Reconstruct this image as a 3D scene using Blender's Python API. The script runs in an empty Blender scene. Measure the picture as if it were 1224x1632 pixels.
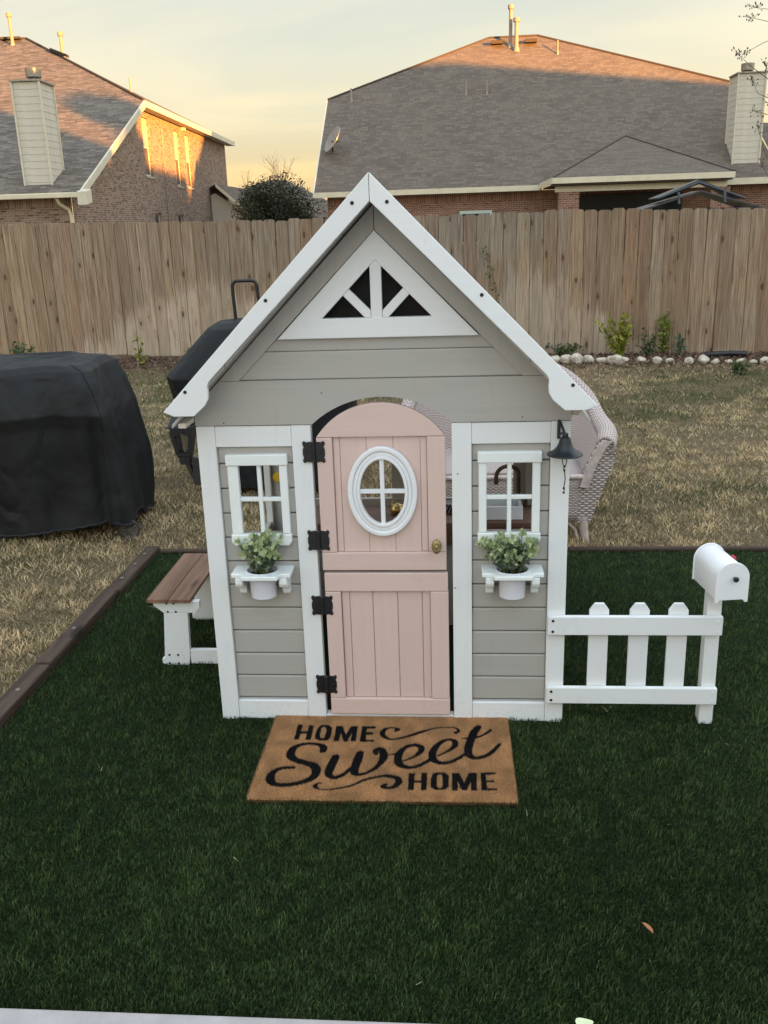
import bpy, bmesh, math, random
import numpy as np
from mathutils import Vector, Matrix
random.seed(7); RNG = np.random.default_rng(11)
SC = bpy.context.scene; COL = SC.collection
PI = math.pi

# ------------------------------------------------------------------ camera
cam = bpy.data.cameras.new('camera'); camo = bpy.data.objects.new('camera', cam); COL.objects.link(camo)
cam.sensor_fit = 'VERTICAL'; cam.sensor_height = 24; cam.lens = 24 * 1466.83 / 1632
cam.clip_start = .05; cam.clip_end = 3000
_r = Vector((.99680677, .07355007, -.03109113)); _u = Vector((.00753649, .30096798, .95360447)); _f = Vector((-.07949511, .9507937, -.29945261))
camo.matrix_world = Matrix(((_r.x, _u.x, -_f.x, .22443), (_r.y, _u.y, -_f.y, -2.65591), (_r.z, _u.z, -_f.z, 1.55407), (0, 0, 0, 1)))
SC.camera = camo

# ------------------------------------------------------------------ light
SUN_EL = math.radians(2.0); SUN_H = Vector((.69, -.724, 0)).normalized()
SC.view_settings.view_transform = 'Standard'; SC.view_settings.look = 'None'
SC.view_settings.gamma = 1; SC.view_settings.use_curve_mapping = False
SC.view_settings.exposure = 2.5
sun = bpy.data.lights.new('sun', 'SUN'); sun.energy = 5.0; sun.angle = math.radians(.5); sun.color = (1, .41, .08)
suno = bpy.data.objects.new('sun', sun); COL.objects.link(suno)
sd = Vector((SUN_H.x * math.cos(SUN_EL), SUN_H.y * math.cos(SUN_EL), math.sin(SUN_EL)))
suno.rotation_euler = sd.to_track_quat('Z', 'Y').to_euler(); suno.location = (8, -8, 14)

W = bpy.data.worlds.new('World'); SC.world = W; W.use_nodes = True
nt = W.node_tree; nt.nodes.clear()
def wn(t, **k):
    n = nt.nodes.new(t)
    for a, b in k.items(): setattr(n, a, b)
    return n
def wmath(op, a, b=None, clamp=False):
    n = wn('ShaderNodeMath', operation=op, use_clamp=clamp)
    for i, v in enumerate((a, b)):
        if v is None: continue
        if isinstance(v, (int, float)): n.inputs[i].default_value = v
        else: nt.links.new(v, n.inputs[i])
    return n.outputs[0]
sky = wn('ShaderNodeTexSky', sky_type='NISHITA', sun_disc=False)
sky.sun_elevation = SUN_EL; sky.sun_rotation = math.atan2(SUN_H.x, SUN_H.y); sky.air_density = 1.2; sky.dust_density = 1.5
tc = wn('ShaderNodeTexCoord'); sep = wn('ShaderNodeSeparateXYZ'); nt.links.new(tc.outputs['Generated'], sep.inputs[0])
ramp = wn('ShaderNodeValToRGB'); nt.links.new(sep.outputs['Z'], ramp.inputs[0])
cr = ramp.color_ramp
for i, (p, c) in enumerate([(0, (1.0, .69, .35)), (.05, (.99, .76, .41)), (.10, (.93, .84, .60)), (.16, (.87, .85, .70)), (.24, (.79, .81, .74)), (.42, (.76, .82, .84)), (1, (.74, .88, 1.08))]):
    e = cr.elements[i] if i < 2 else cr.elements.new(p)
    e.position = p; e.color = (*c, 1)
# thin streaked evening cloud: planar projection of the view direction
den = wmath('ADD', sep.outputs['Z'], .14)
cx_ = wmath('DIVIDE', sep.outputs['X'], den); cy_ = wmath('DIVIDE', sep.outputs['Y'], den)
cv = wn('ShaderNodeCombineXYZ'); nt.links.new(cx_, cv.inputs[0]); nt.links.new(cy_, cv.inputs[1])
mp = wn('ShaderNodeMapping'); mp.inputs['Scale'].default_value = (.55, 1.0, 1); mp.inputs['Rotation'].default_value = (0, 0, .35); mp.inputs['Location'].default_value = (1.3, .4, 0); nt.links.new(cv.outputs[0], mp.inputs[0])
nz = wn('ShaderNodeTexNoise'); nz.inputs['Scale'].default_value = .9; nz.inputs['Detail'].default_value = 5; nz.inputs['Roughness'].default_value = .5; nz.inputs['Distortion'].default_value = .4
nt.links.new(mp.outputs[0], nz.inputs['Vector'])
cm = wn('ShaderNodeMapRange', interpolation_type='SMOOTHSTEP'); cm.inputs['From Min'].default_value = .38; cm.inputs['From Max'].default_value = .62
nt.links.new(nz.outputs[0], cm.inputs[0])
cl = wn('ShaderNodeMix', data_type='RGBA', blend_type='MULTIPLY'); cl.inputs[0].default_value = 1
ct = wn('ShaderNodeMix', data_type='RGBA'); ct.inputs[6].default_value = (1.08, 1.03, .95, 1); ct.inputs[7].default_value = (.86, .90, .93, 1)
nt.links.new(cm.outputs[0], ct.inputs[0]); nt.links.new(ramp.outputs[0], cl.inputs[6]); nt.links.new(ct.outputs[2], cl.inputs[7])
# the half of the sky towards the setting sun is the brighter one
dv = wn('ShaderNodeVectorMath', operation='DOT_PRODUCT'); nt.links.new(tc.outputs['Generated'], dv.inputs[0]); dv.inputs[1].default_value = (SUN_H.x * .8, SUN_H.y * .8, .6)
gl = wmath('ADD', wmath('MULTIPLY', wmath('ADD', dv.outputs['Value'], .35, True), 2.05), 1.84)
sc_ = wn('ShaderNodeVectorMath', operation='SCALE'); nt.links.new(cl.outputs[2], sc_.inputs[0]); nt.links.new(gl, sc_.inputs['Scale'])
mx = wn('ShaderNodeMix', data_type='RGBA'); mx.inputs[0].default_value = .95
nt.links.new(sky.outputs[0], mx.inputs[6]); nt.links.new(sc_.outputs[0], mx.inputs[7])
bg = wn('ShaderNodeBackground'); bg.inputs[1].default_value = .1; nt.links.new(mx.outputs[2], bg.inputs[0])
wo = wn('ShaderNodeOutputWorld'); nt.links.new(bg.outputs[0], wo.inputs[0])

# ------------------------------------------------------------------ node helpers
class NT:
    def __init__(s, name, rough=.6, spec=.3):
        s.m = bpy.data.materials.new(name); s.m.use_nodes = True; s.t = s.m.node_tree; s.t.nodes.clear()
        s.b = s.n('ShaderNodeBsdfPrincipled'); s.o = s.n('ShaderNodeOutputMaterial'); s.l(s.b.outputs[0], s.o.inputs[0])
        s.b.inputs['Roughness'].default_value = rough; s.b.inputs['Specular IOR Level'].default_value = spec
    def n(s, t, **k):
        n = s.t.nodes.new(t)
        for a, b in k.items(): setattr(n, a, b)
        return n
    def l(s, a, b): s.t.links.new(a, b)
    def put(s, v, inp):
        if v is None: return
        if hasattr(v, 'is_linked') or hasattr(v, 'links'): s.l(v, inp)
        elif isinstance(v, (tuple, list)) and len(v) == 3 and inp.type == 'RGBA': inp.default_value = (*v, 1)
        else: inp.default_value = v
    def math(s, op, a, b=None, clamp=False):
        n = s.n('ShaderNodeMath', operation=op, use_clamp=clamp); s.put(a, n.inputs[0]); s.put(b, n.inputs[1]); return n.outputs[0]
    def coord(s, kind='Object', scale=(1, 1, 1), loc=(0, 0, 0), rnd=0):
        if kind == 'World': v = s.n('ShaderNodeNewGeometry').outputs['Position']
        else: v = s.n('ShaderNodeTexCoord').outputs[kind]
        if rnd:
            oi = s.n('ShaderNodeObjectInfo'); sc = s.math('MULTIPLY', oi.outputs['Random'], rnd)
            a = s.n('ShaderNodeVectorMath', operation='ADD'); s.l(v, a.inputs[0]); s.l(sc, a.inputs[1]); v = a.outputs[0]
        m = s.n('ShaderNodeMapping'); m.inputs['Scale'].default_value = scale; m.inputs['Location'].default_value = loc; s.l(v, m.inputs[0]); return m.outputs[0]
    def noise(s, vec, scale=5, detail=4, rough=.5, dist=0):
        n = s.n('ShaderNodeTexNoise'); s.l(vec, n.inputs['Vector']); n.inputs['Scale'].default_value = scale
        n.inputs['Detail'].default_value = detail; n.inputs['Roughness'].default_value = rough; n.inputs['Distortion'].default_value = dist; return n.outputs[0]
    def rng(s, v, a, b, c=0, d=1, smooth=False):
        n = s.n('ShaderNodeMapRange', interpolation_type='SMOOTHSTEP' if smooth else 'LINEAR'); s.l(v, n.inputs[0])
        for i, x in enumerate((a, b, c, d)): n.inputs[i + 1].default_value = x
        return n.outputs[0]
    def ramp(s, v, stops):
        n = s.n('ShaderNodeValToRGB'); s.l(v, n.inputs[0])
        for i, (p, c) in enumerate(stops):
            e = n.color_ramp.elements[i] if i < 2 else n.color_ramp.elements.new(p)
            e.position = p; e.color = (*c, 1)
        return n.outputs[0]
    def mix(s, f, a, b, mode='MIX'):
        n = s.n('ShaderNodeMix', data_type='RGBA', blend_type=mode); s.put(f, n.inputs[0]); s.put(a, n.inputs[6]); s.put(b, n.inputs[7]); return n.outputs[2]
    def bump(s, h, strength=.3, dist=.002):
        n = s.n('ShaderNodeBump'); n.inputs['Strength'].default_value = strength; n.inputs['Distance'].default_value = dist; s.l(h, n.inputs['Height'])
        s.l(n.outputs[0], s.b.inputs['Normal']); return n
    def col(s, c): s.put(c, s.b.inputs['Base Color']); return s
    def rough(s, r): s.put(r, s.b.inputs['Roughness']); return s

def paint(name, c, axis='z', rough=.45, grain=1.0):
    """brushed exterior paint over sawn cedar, grain along the axis"""
    s = NT(name, rough, .4)
    st = {'x': (3, 60, 60), 'y': (60, 3, 60), 'z': (60, 60, 3)}[axis]
    g = s.noise(s.coord('Object', st, rnd=30), 1.0, 5, .6, .6)
    big = s.noise(s.coord('World', (1, 1, 1)), 3.2, 3, .6)
    nick = s.noise(s.coord('World', (1, 1, 1)), 55, 2, .5)
    oi = s.n('ShaderNodeObjectInfo').outputs['Random']
    dark = tuple(x * .86 for x in c); warm = (c[0] * .97, c[1] * .95, c[2] * .90)
    k = s.mix(s.rng(g, .35, .7, 0, .5 * grain), c, dark)
    k = s.mix(s.rng(big, .45, .75, 0, .6), k, warm)
    k = s.mix(s.rng(oi, 0, 1, 0, .35), k, dark)
    k = s.mix(s.rng(nick, .80, .83, 0, .7), k, tuple(x * .35 for x in c))
    gx = s.n('ShaderNodeSeparateXYZ'); s.l(s.n('ShaderNodeNewGeometry').outputs['Position'], gx.inputs[0])
    spl = s.math('MULTIPLY', s.rng(gx.outputs['Z'], .01, .12, 1, 0), s.rng(s.noise(s.coord('World'), 150, 3, .7), .57, .75, 0, .55))
    smu = s.math('MULTIPLY', s.rng(s.noise(s.coord('World', (14, 14, 5)), 1, 4, .65, 1), .60, .72, 0, 1), .22)
    k = s.mix(spl, k, (.16, .15, .09)); k = s.mix(smu, k, tuple(x * .72 for x in c))
    s.col(k); s.rough(s.rng(g, .3, .7, rough - .08, rough + .15)); s.bump(g, .35 * grain, .0015); return s.m
WHITE = (.80, .815, .82); GREY = (.435, .415, .385); PINK = (.70, .525, .475)
m_white = {a: paint('white_paint_' + a, WHITE, a, grain=.55) for a in 'xyz'}
m_grey = {a: paint('greige_paint_' + a, GREY, a, .5, 1.0) for a in 'xz'}
m_pink = {a: paint('blush_paint_' + a, PINK, a, .48, .8) for a in 'xz'}
def plain(name, c, rough=.5, metal=0, spec=.4, nscale=20, var=.12, bmp=0, bs=60):
    s = NT(name, rough, spec); v = s.coord('Object')
    n = s.noise(v, nscale, 4, .6); s.col(s.mix(s.rng(n, .3, .7, 0, 1), tuple(min(1, x * (1 + var)) for x in c), tuple(x * (1 - var) for x in c)))
    s.b.inputs['Metallic'].default_value = metal
    s.rough(s.rng(n, .3, .7, max(.05, rough - .07), rough + .07))
    if bmp: s.bump(s.noise(v, bs, 3, .6), bmp, .002)
    return s.m
m_black = plain('black_powder_coat', (.012, .012, .014), .4, 0, .5, 40, .2, .2, 200)
m_blackm = plain('matt_black_metal', (.02, .025, .03), .38, .3, .5, 30, .2)
m_brass = plain('aged_brass', (.36, .28, .13), .42, .75, .5, 60, .25)
m_bronze = plain('oil_rubbed_bronze', (.14, .095, .055), .35, .7, .5, 40, .25)
m_plastic = plain('white_plastic', (.80, .81, .83), .35, 0, .5, 8, .03)
m_lilac = plain('white_pot_plastic', (.72, .73, .80), .4, 0, .5, 8, .03)
m_offwhite = plain('window_plastic', (.80, .84, .83), .4, 0, .5, 10, .03)
m_screw = plain('dark_screw_hole', (.01, .01, .012), .6)
m_dark = plain('painted_interior_shade', (.02, .02, .02), .8)
m_yellow = plain('yellow_enamel', (.75, .48, .03), .4)
m_gold = plain('gold_metal', (.6, .42, .16), .25, .9)
m_red = plain('red_plastic', (.55, .02, .04), .4)
m_soil = plain('dark_potting', (.015, .013, .011), .9)
m_rubber = plain('grey_tyre', (.05, .045, .045), .7)
m_hub = plain('wheel_plastic', (.12, .12, .125), .45)
m_candle = plain('amber_bulb', (.50, .40, .12), .5)

def wood(name, c1, c2, axis='y', rough=.6, knots=True):
    s = NT(name, rough, .3); st = {'x': (1.2, 28, 28), 'y': (28, 1.2, 28), 'z': (28, 28, 1.2)}[axis]
    g = s.noise(s.coord('Object', st, rnd=40), 1.0, 6, .65, 1.2)
    k = s.ramp(g, [(.28, c2), (.5, tuple((a + b) / 2 for a, b in zip(c1, c2))), (.72, c1)])
    fine = s.noise(s.coord('Object', tuple(x * 6 for x in st), rnd=17), 1, 3, .6)
    k = s.mix(s.rng(fine, .35, .75, 0, .5), k, tuple(x * .55 for x in c2))
    if knots:
        ks = {'x': (2.5, 11, 3), 'y': (11, 2.5, 3), 'z': (9, 3, 2.2)}[axis]
        vo = s.n('ShaderNodeTexVoronoi'); s.l(s.coord('Object', ks, rnd=23), vo.inputs['Vector']); vo.inputs['Scale'].default_value = 1
        k = s.mix(s.rng(vo.outputs['Distance'], .10, .20, .85, 0, True), k, tuple(x * .35 for x in c2))
    s.col(k); s.bump(g, .5, .002); return s.m
m_bench = wood('stained_bench_wood', (.34, .20, .13), (.13, .065, .042), 'y')
m_counter = wood('stained_counter_wood', (.25, .14, .10), (.11, .055, .04), 'x')
m_edge = wood('brown_landscape_timber', (.12, .08, .058), (.04, .026, .02), 'y', .75)
m_edgex = wood('brown_landscape_timber_x', (.08, .05, .036), (.045, .026, .02), 'x', .75)
m_boardw = wood('pale_maple', (.55, .36, .20), (.36, .22, .11), 'z', .5, False)
m_rawply = wood('raw_cedar', (.42, .33, .23), (.25, .18, .12), 'y')

def fence_wood():
    s = NT('weathered_pine_picket', .8, .15)
    oi = s.n('ShaderNodeObjectInfo').outputs['Random']
    g = s.noise(s.coord('Object', (34, 34, 1.3), rnd=50), 1.0, 6, .65, 1.4)
    tan = s.ramp(g, [(.25, (.16, .10, .06)), (.48, (.38, .265, .17)), (.72, (.57, .43, .295))])
    gry = s.ramp(g, [(.25, (.13, .108, .085)), (.48, (.32, .27, .22)), (.72, (.50, .43, .36))])
    wp = s.n('ShaderNodeNewGeometry').outputs['Position']
    sx = s.n('ShaderNodeSeparateXYZ'); s.l(wp, sx.inputs[0])
    def hump(x0, w, a): return s.math('MULTIPLY', s.math('EXPONENT', s.math('MULTIPLY', s.math('POWER', s.math('ABSOLUTE', s.math('DIVIDE', s.math('SUBTRACT', sx.outputs['X'], x0), w)), 2.0), -1.0)), a)
    patch = s.noise(s.coord('World', (.42, .42, .8), loc=(3.1, 0, 0)), 1.0, 3, .6)
    gf = s.math('ADD', s.rng(patch, .38, .62, -.1, .8), s.rng(oi, 0, 1, -.45, .5), True)
    k = s.mix(s.math('MULTIPLY', gf, s.math('ADD', hump(-.2, 2.3, .85), .38), True), tan, gry)
    k = s.mix(s.rng(s.math('FRACT', s.math('MULTIPLY', oi, 3.77)), 0, 1, 0, .5), k, (.16, .11, .07))
    k = s.mix(s.math('MULTIPLY', s.rng(s.math('FRACT', s.math('MULTIPLY', oi, 7.31)), .80, 1, 0, .5), 1), k, (.21, .10, .055))
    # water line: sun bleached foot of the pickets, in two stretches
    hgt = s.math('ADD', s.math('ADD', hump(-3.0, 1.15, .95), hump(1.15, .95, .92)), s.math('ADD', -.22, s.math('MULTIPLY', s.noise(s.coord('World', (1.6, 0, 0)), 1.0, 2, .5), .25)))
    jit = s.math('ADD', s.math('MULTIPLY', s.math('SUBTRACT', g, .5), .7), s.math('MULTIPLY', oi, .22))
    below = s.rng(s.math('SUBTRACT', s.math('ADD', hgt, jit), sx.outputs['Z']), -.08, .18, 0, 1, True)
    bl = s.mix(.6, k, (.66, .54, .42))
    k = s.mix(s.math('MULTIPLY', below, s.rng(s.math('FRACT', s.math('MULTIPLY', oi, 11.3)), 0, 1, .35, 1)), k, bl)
    topd = s.rng(sx.outputs['Z'], 1.25, 1.68, 0, .25)
    k = s.mix(s.math('MULTIPLY', topd, s.rng(patch, .4, .6, 1, .3)), k, (.16, .125, .095))
    # flat knots with swirled rims
    vo = s.n('ShaderNodeTexVoronoi'); s.l(s.coord('Object', (8, 3, 2.9), rnd=77), vo.inputs['Vector']); vo.inputs['Scale'].default_value = 1
    d = s.math('ADD', vo.outputs['Distance'], s.math('MULTIPLY', s.math('SUBTRACT', g, .5), .16))
    k = s.mix(s.rng(d, .08, .17, .9, 0, True), k, (.085, .05, .03))
    k = s.mix(s.math('MULTIPLY', s.rng(d, .15, .2, 0, .35), s.rng(d, .2, .30, 1, 0)), k, (.22, .12, .06))
    fine = s.noise(s.coord('Object', (160, 160, 3), rnd=9), 1, 3, .6)
    k = s.mix(s.rng(fine, .48, .72, 0, .7), k, (.09, .065, .045))
    s.col(k); s.bump(g, .6, .004); return s.m
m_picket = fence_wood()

def brick(name, stops, mortar, bw=.213, rh=.0762, off=.5, ms=.007):
    s = NT(name, .85, .15); uv = s.coord('UV')
    b = s.n('ShaderNodeTexBrick'); s.l(uv, b.inputs['Vector']); b.offset = off
    for k, v in (('Scale', 1), ('Brick Width', bw), ('Row Height', rh), ('Mortar Size', ms), ('Mortar Smooth', .2), ('Bias', 0)): b.inputs[k].default_value = v
    b.inputs['Color1'].default_value = (0, 0, 0, 1); b.inputs['Color2'].default_value = (1, 1, 1, 1); b.inputs['Mortar'].default_value = (.5, .5, .5, 1)
    c = s.ramp(b.outputs['Color'], stops)
    n = s.noise(uv, 30, 3, .6); c = s.mix(s.rng(n, .3, .7, 0, .45), c, tuple(x * .6 for x in stops[1][1]))
    big = s.noise(uv, .9, 3, .6); c = s.mix(s.rng(big, .4, .7, 0, .3), c, tuple(x * .7 for x in stops[-1][1]))
    s.col(s.mix(b.outputs['Fac'], c, mortar))
    h = s.math('SUBTRACT', 1, b.outputs['Fac']); h = s.math('ADD', h, s.math('MULTIPLY', n, .3)); s.bump(h, .7, .012); return s.m
ST_A = [(0, (.10, .07, .055)), (.25, (.22, .15, .115)), (.5, (.31, .22, .17)), (.75, (.40, .30, .23)), (1, (.30, .19, .14))]
ST_B = [(0, (.13, .065, .05)), (.3, (.27, .13, .09)), (.6, (.34, .18, .12)), (1, (.22, .10, .075))]
m_brickA = brick('tan_brick', ST_A, (.38, .33, .28)); m_brickAs = brick('tan_brick_soldier', ST_A, (.42, .37, .31), .0762, .30, 0)
m_brickB = brick('red_brown_brick', ST_B, (.42, .37, .31), .213, .0762); m_brickBs = brick('red_brown_brick_soldier', ST_B, (.42, .36, .30), .0762, .30, 0)
def shingle(name, stops, tw=.33, rh=.145):
    s = NT(name, .92, .1); uv = s.coord('UV')
    nv = s.noise(uv, 5, 2, .6)
    b = s.n('ShaderNodeTexBrick'); s.l(uv, b.inputs['Vector']); b.offset = .37; b.offset_frequency = 2; b.squash = .7; b.squash_frequency = 3
    for k, v in (('Scale', 1), ('Brick Width', tw), ('Row Height', rh), ('Mortar Size', .006), ('Mortar Smooth', .3), ('Bias', 0)): b.inputs[k].default_value = v
    b.inputs['Color1'].default_value = (0, 0, 0, 1); b.inputs['Color2'].default_value = (1, 1, 1, 1); b.inputs['Mortar'].default_value = (0, 0, 0, 1)
    c = s.ramp(b.outputs['Color'], stops)
    n = s.noise(uv, 60, 3, .7); c = s.mix(s.rng(n, .3, .7, 0, .4), c, tuple(x * .65 for x in stops[0][1]))
    big = s.noise(s.coord('UV', (.5, 1, 1)), .8, 4, .65); c = s.mix(s.rng(big, .35, .7, 0, .4), c, tuple(x * 1.25 for x in stops[1][1]))
    s.col(s.mix(s.math('MULTIPLY', b.outputs['Fac'], .75), c, tuple(x * .4 for x in stops[0][1])))  # dark course lines stand in for the shade under each lap
    sx = s.n('ShaderNodeSeparateXYZ'); s.l(uv, sx.inputs[0])
    saw = s.math('SUBTRACT', 1, s.math('FRACT', s.math('DIVIDE', sx.outputs['Y'], rh)))
    h = s.math('ADD', s.math('MULTIPLY', saw, .8), s.math('MULTIPLY', b.outputs['Color'], .5)); s.bump(h, .6, .02); return s.m
m_shA = shingle('charcoal_brown_shingle', [(0, (.095, .082, .070)), (.5, (.160, .136, .114)), (1, (.25, .212, .176))])
m_shB = shingle('brown_shingle', [(0, (.120, .098, .080)), (.5, (.152, .127, .104)), (1, (.192, .162, .132))])
m_trim = plain('cream_trim', (.62, .57, .45), .6, 0, .3, 3, .08)
m_trimB = plain('pale_fascia', (.66, .60, .45), .6, 0, .3, 3, .08)
m_siding = plain('cream_lap_siding', (.56, .52, .44), .65, 0, .3, 4, .06)
m_vent = plain('painted_vent_pipe', (.28, .22, .18), .6, 0, .3, 5, .1)
m_galv = plain('galvanised_flue', (.27, .25, .22), .4, .7, .5, 9, .25)
m_glassd = NT('window_glass', .08, .6); m_glassd.col((.035, .045, .05)); m_glassd = m_glassd.m
m_screen = plain('insect_screen', (.10, .085, .075), .8)
m_blind = plain('white_blind', (.40, .36, .32), .7)
m_teal = plain('pale_aqua_frame', (.50, .60, .56), .6)
m_gaz = plain('dark_gazebo_metal', (.045, .048, .055), .4, .4, .5, 6, .2)
m_stone = plain('limestone_chunk', (.50, .44, .36), .9, 0, .15, 14, .42, 1, 30)
m_concrete = plain('broomed_concrete', (.40, .37, .36), .85, 0, .2, 14, .12, .5, 120)

# ------------------------------------------------------------------ mesh helpers
WLOC = {}
class G:
    def __init__(s): s.v = []; s.f = []; s.uv = []; s.mi = []
    def add(s, vs, fs, uv=None):
        b = len(s.v); s.v += [tuple(map(float, p)) for p in vs]
        for i, f in enumerate(fs):
            s.f.append([b + k for k in f]); s.uv.append(uv[i] if uv else None)
        return s
    def box(s, x0, x1, y0, y1, z0, z1):
        return s.add([(x0, y0, z0), (x1, y0, z0), (x1, y1, z0), (x0, y1, z0), (x0, y0, z1), (x1, y0, z1), (x1, y1, z1), (x0, y1, z1)],
                     [(0, 3, 2, 1), (4, 5, 6, 7), (0, 1, 5, 4), (1, 2, 6, 5), (2, 3, 7, 6), (3, 0, 4, 7)])
    def prism(s, poly, a0, a1, axis='y'):
        """poly is a counter-clockwise outline (x,z) seen from -y; extruded from a0 to a1 along axis"""
        n = len(poly)
        f3 = {'y': lambda p, a: (p[0], a, p[1]), 'x': lambda p, a: (a, p[0], p[1]), 'z': lambda p, a: (p[0], p[1], a)}[axis]
        vs = [f3(p, a0) for p in poly] + [f3(p, a1) for p in poly]
        fs = [tuple(range(n)), tuple(range(2 * n - 1, n - 1, -1))] + [(i, n + i, n + (i + 1) % n, (i + 1) % n) for i in range(n)]
        if axis == 'z': fs = [tuple(reversed(f)) for f in fs]
        return s.add(vs, fs)
    def tube(s, pts, rad, n=8, cap=True):
        pts = [Vector(p) for p in pts]; m = len(pts)
        if isinstance(rad, (int, float)): rad = [rad] * m
        vs = []; up = Vector((.13, .21, .97))
        for i, p in enumerate(pts):
            t = (pts[min(i + 1, m - 1)] - pts[max(i - 1, 0)]).normalized()
            if i == 0:
                a = t.cross(up) if abs(t.dot(up)) < .95 else t.cross(Vector((1, 0, 0)))
            else: a = a - t * a.dot(t)
            a.normalize(); b = t.cross(a)
            for k in range(n):
                th = 2 * PI * k / n; vs.append(p + (a * math.cos(th) + b * math.sin(th)) * rad[i])
        fs = [(i * n + k, i * n + (k + 1) % n, (i + 1) * n + (k + 1) % n, (i + 1) * n + k) for i in range(m - 1) for k in range(n)]
        if cap: fs += [tuple(range(n - 1, -1, -1)), tuple((m - 1) * n + k for k in range(n))]
        return s.add(vs, fs)
    def lathe(s, prof, c, n=24, ax='z'):
        """prof: (radius, height) pairs; c: centre"""
        vs = []
        for r, h in prof:
            for k in range(n):
                t = 2 * PI * k / n; a, b = r * math.cos(t), r * math.sin(t)
                vs.append({'z': (c[0] + a, c[1] + b, c[2] + h), 'y': (c[0] + a, c[1] - h, c[2] + b), 'x': (c[0] + h, c[1] + a, c[2] + b)}[ax])
        m = len(prof)
        fs = [(i * n + k, i * n + (k + 1) % n, (i + 1) * n + (k + 1) % n, (i + 1) * n + k) for i in range(m - 1) for k in range(n)]
        fs += [tuple(range(n - 1, -1, -1)), tuple((m - 1) * n + k for k in range(n))]
        return s.add(vs, fs)
    def face(s, pts, uvo=None):
        """planar polygon with metric uv: u horizontal, v up the slope"""
        P = [Vector(p) for p in pts]; nrm = Vector((0, 0, 0))
        for i in range(len(P)): nrm += P[i].cross(P[(i + 1) % len(P)])
        nrm.normalize(); u = Vector((0, 0, 1)).cross(nrm)
        u = u.normalized() if u.length > 1e-4 else Vector((1, 0, 0)); v = nrm.cross(u); o = Vector(uvo) if uvo else Vector((0, 0, 0))
        return s.add(pts, [tuple(range(len(P)))], [[((p - o).dot(u), (p - o).dot(v)) for p in P]])
    def xf(s, M):
        s.v = [tuple(M @ Vector(p)) for p in s.v]; return s
    def mesh(s, name, mat, bevel=0, smooth=False, seg=2, fix=True):
        c = [(min(p[i] for p in s.v) + max(p[i] for p in s.v)) / 2 for i in range(3)]
        me = bpy.data.meshes.new(name); me.from_pydata([(p[0] - c[0], p[1] - c[1], p[2] - c[2]) for p in s.v], [], s.f)
        if any(u for u in s.uv):
            ul = me.uv_layers.new(name='UVMap'); k = 0
            for poly, uv in zip(me.polygons, s.uv):
                for j, li in enumerate(poly.loop_indices): ul.data[li].uv = uv[j] if uv else (0, 0)
        if mat: me.materials.append(mat)
        if fix or bevel:
            bm = bmesh.new(); bm.from_mesh(me)
            if fix: bmesh.ops.recalc_face_normals(bm, faces=bm.faces)
            if bevel:
                es = [e for e in bm.edges if len(e.link_faces) == 2 and e.calc_face_angle(0) > .5]
                bmesh.ops.bevel(bm, geom=es, offset=bevel, segments=seg, profile=.5, affect='EDGES', clamp_overlap=True)
            bm.to_mesh(me); bm.free()
        if smooth:
            me.polygons.foreach_set('use_smooth', [True] * len(me.polygons)); me.update()
            try: me.set_sharp_from_angle(angle=.7)
            except Exception: pass
        return me, Vector(c)
    def build(s, name, mat, parent=None, bevel=0, smooth=False, kind=None, label=None, seg=2, fix=True):
        me, c = s.mesh(name, mat, bevel, smooth, seg, fix)
        return link(name, me, c, parent, kind, label)
def link(name, me, c, parent=None, kind=None, label=None):
    o = bpy.data.objects.new(name, me); COL.objects.link(o)
    if parent: o.parent = parent; o.location = Vector(c) - WLOC[parent.name]
    else: o.location = c
    WLOC[o.name] = Vector(c)
    if kind: o['kind'] = kind
    if label: o['label'] = label
    return o
def thing(name, label, cat, loc=(0, 0, 0), group=None):
    o = bpy.data.objects.new(name, None); COL.objects.link(o); o.location = loc; WLOC[o.name] = Vector(loc); o.empty_display_size = .05
    o['label'] = label; o['category'] = cat
    if group: o['group'] = group
    return o
def tag(o, label, cat, group=None):
    o['label'] = label; o['category'] = cat
    if group: o['group'] = group
    return o
def bx(name, mat, parent, x0, x1, y0, y1, z0, z1, bevel=.0015, **k):
    return G().box(x0, x1, y0, y1, z0, z1).build(name, mat, parent, bevel, **k)
def ellipse(cx, cz, a, b, n=40): return [(cx + a * math.cos(2 * PI * i / n), cz + b * math.sin(2 * PI * i / n)) for i in range(n)]
def ring(g, outer, inner, y0, y1):
    """frame between two matching outlines (x,z), from y0 (front) to y1"""
    n = len(outer); vs = [(p[0], y0, p[1]) for p in outer] + [(p[0], y0, p[1]) for p in inner] + [(p[0], y1, p[1]) for p in outer] + [(p[0], y1, p[1]) for p in inner]
    fs = []
    for i in range(n):
        j = (i + 1) % n
        fs += [(i, j, n + j, n + i), (2 * n + i, 3 * n + i, 3 * n + j, 2 * n + j), (i, 2 * n + i, 2 * n + j, j), (n + i, n + j, 3 * n + j, 3 * n + i)]
    g.add(vs, fs); return g
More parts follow.
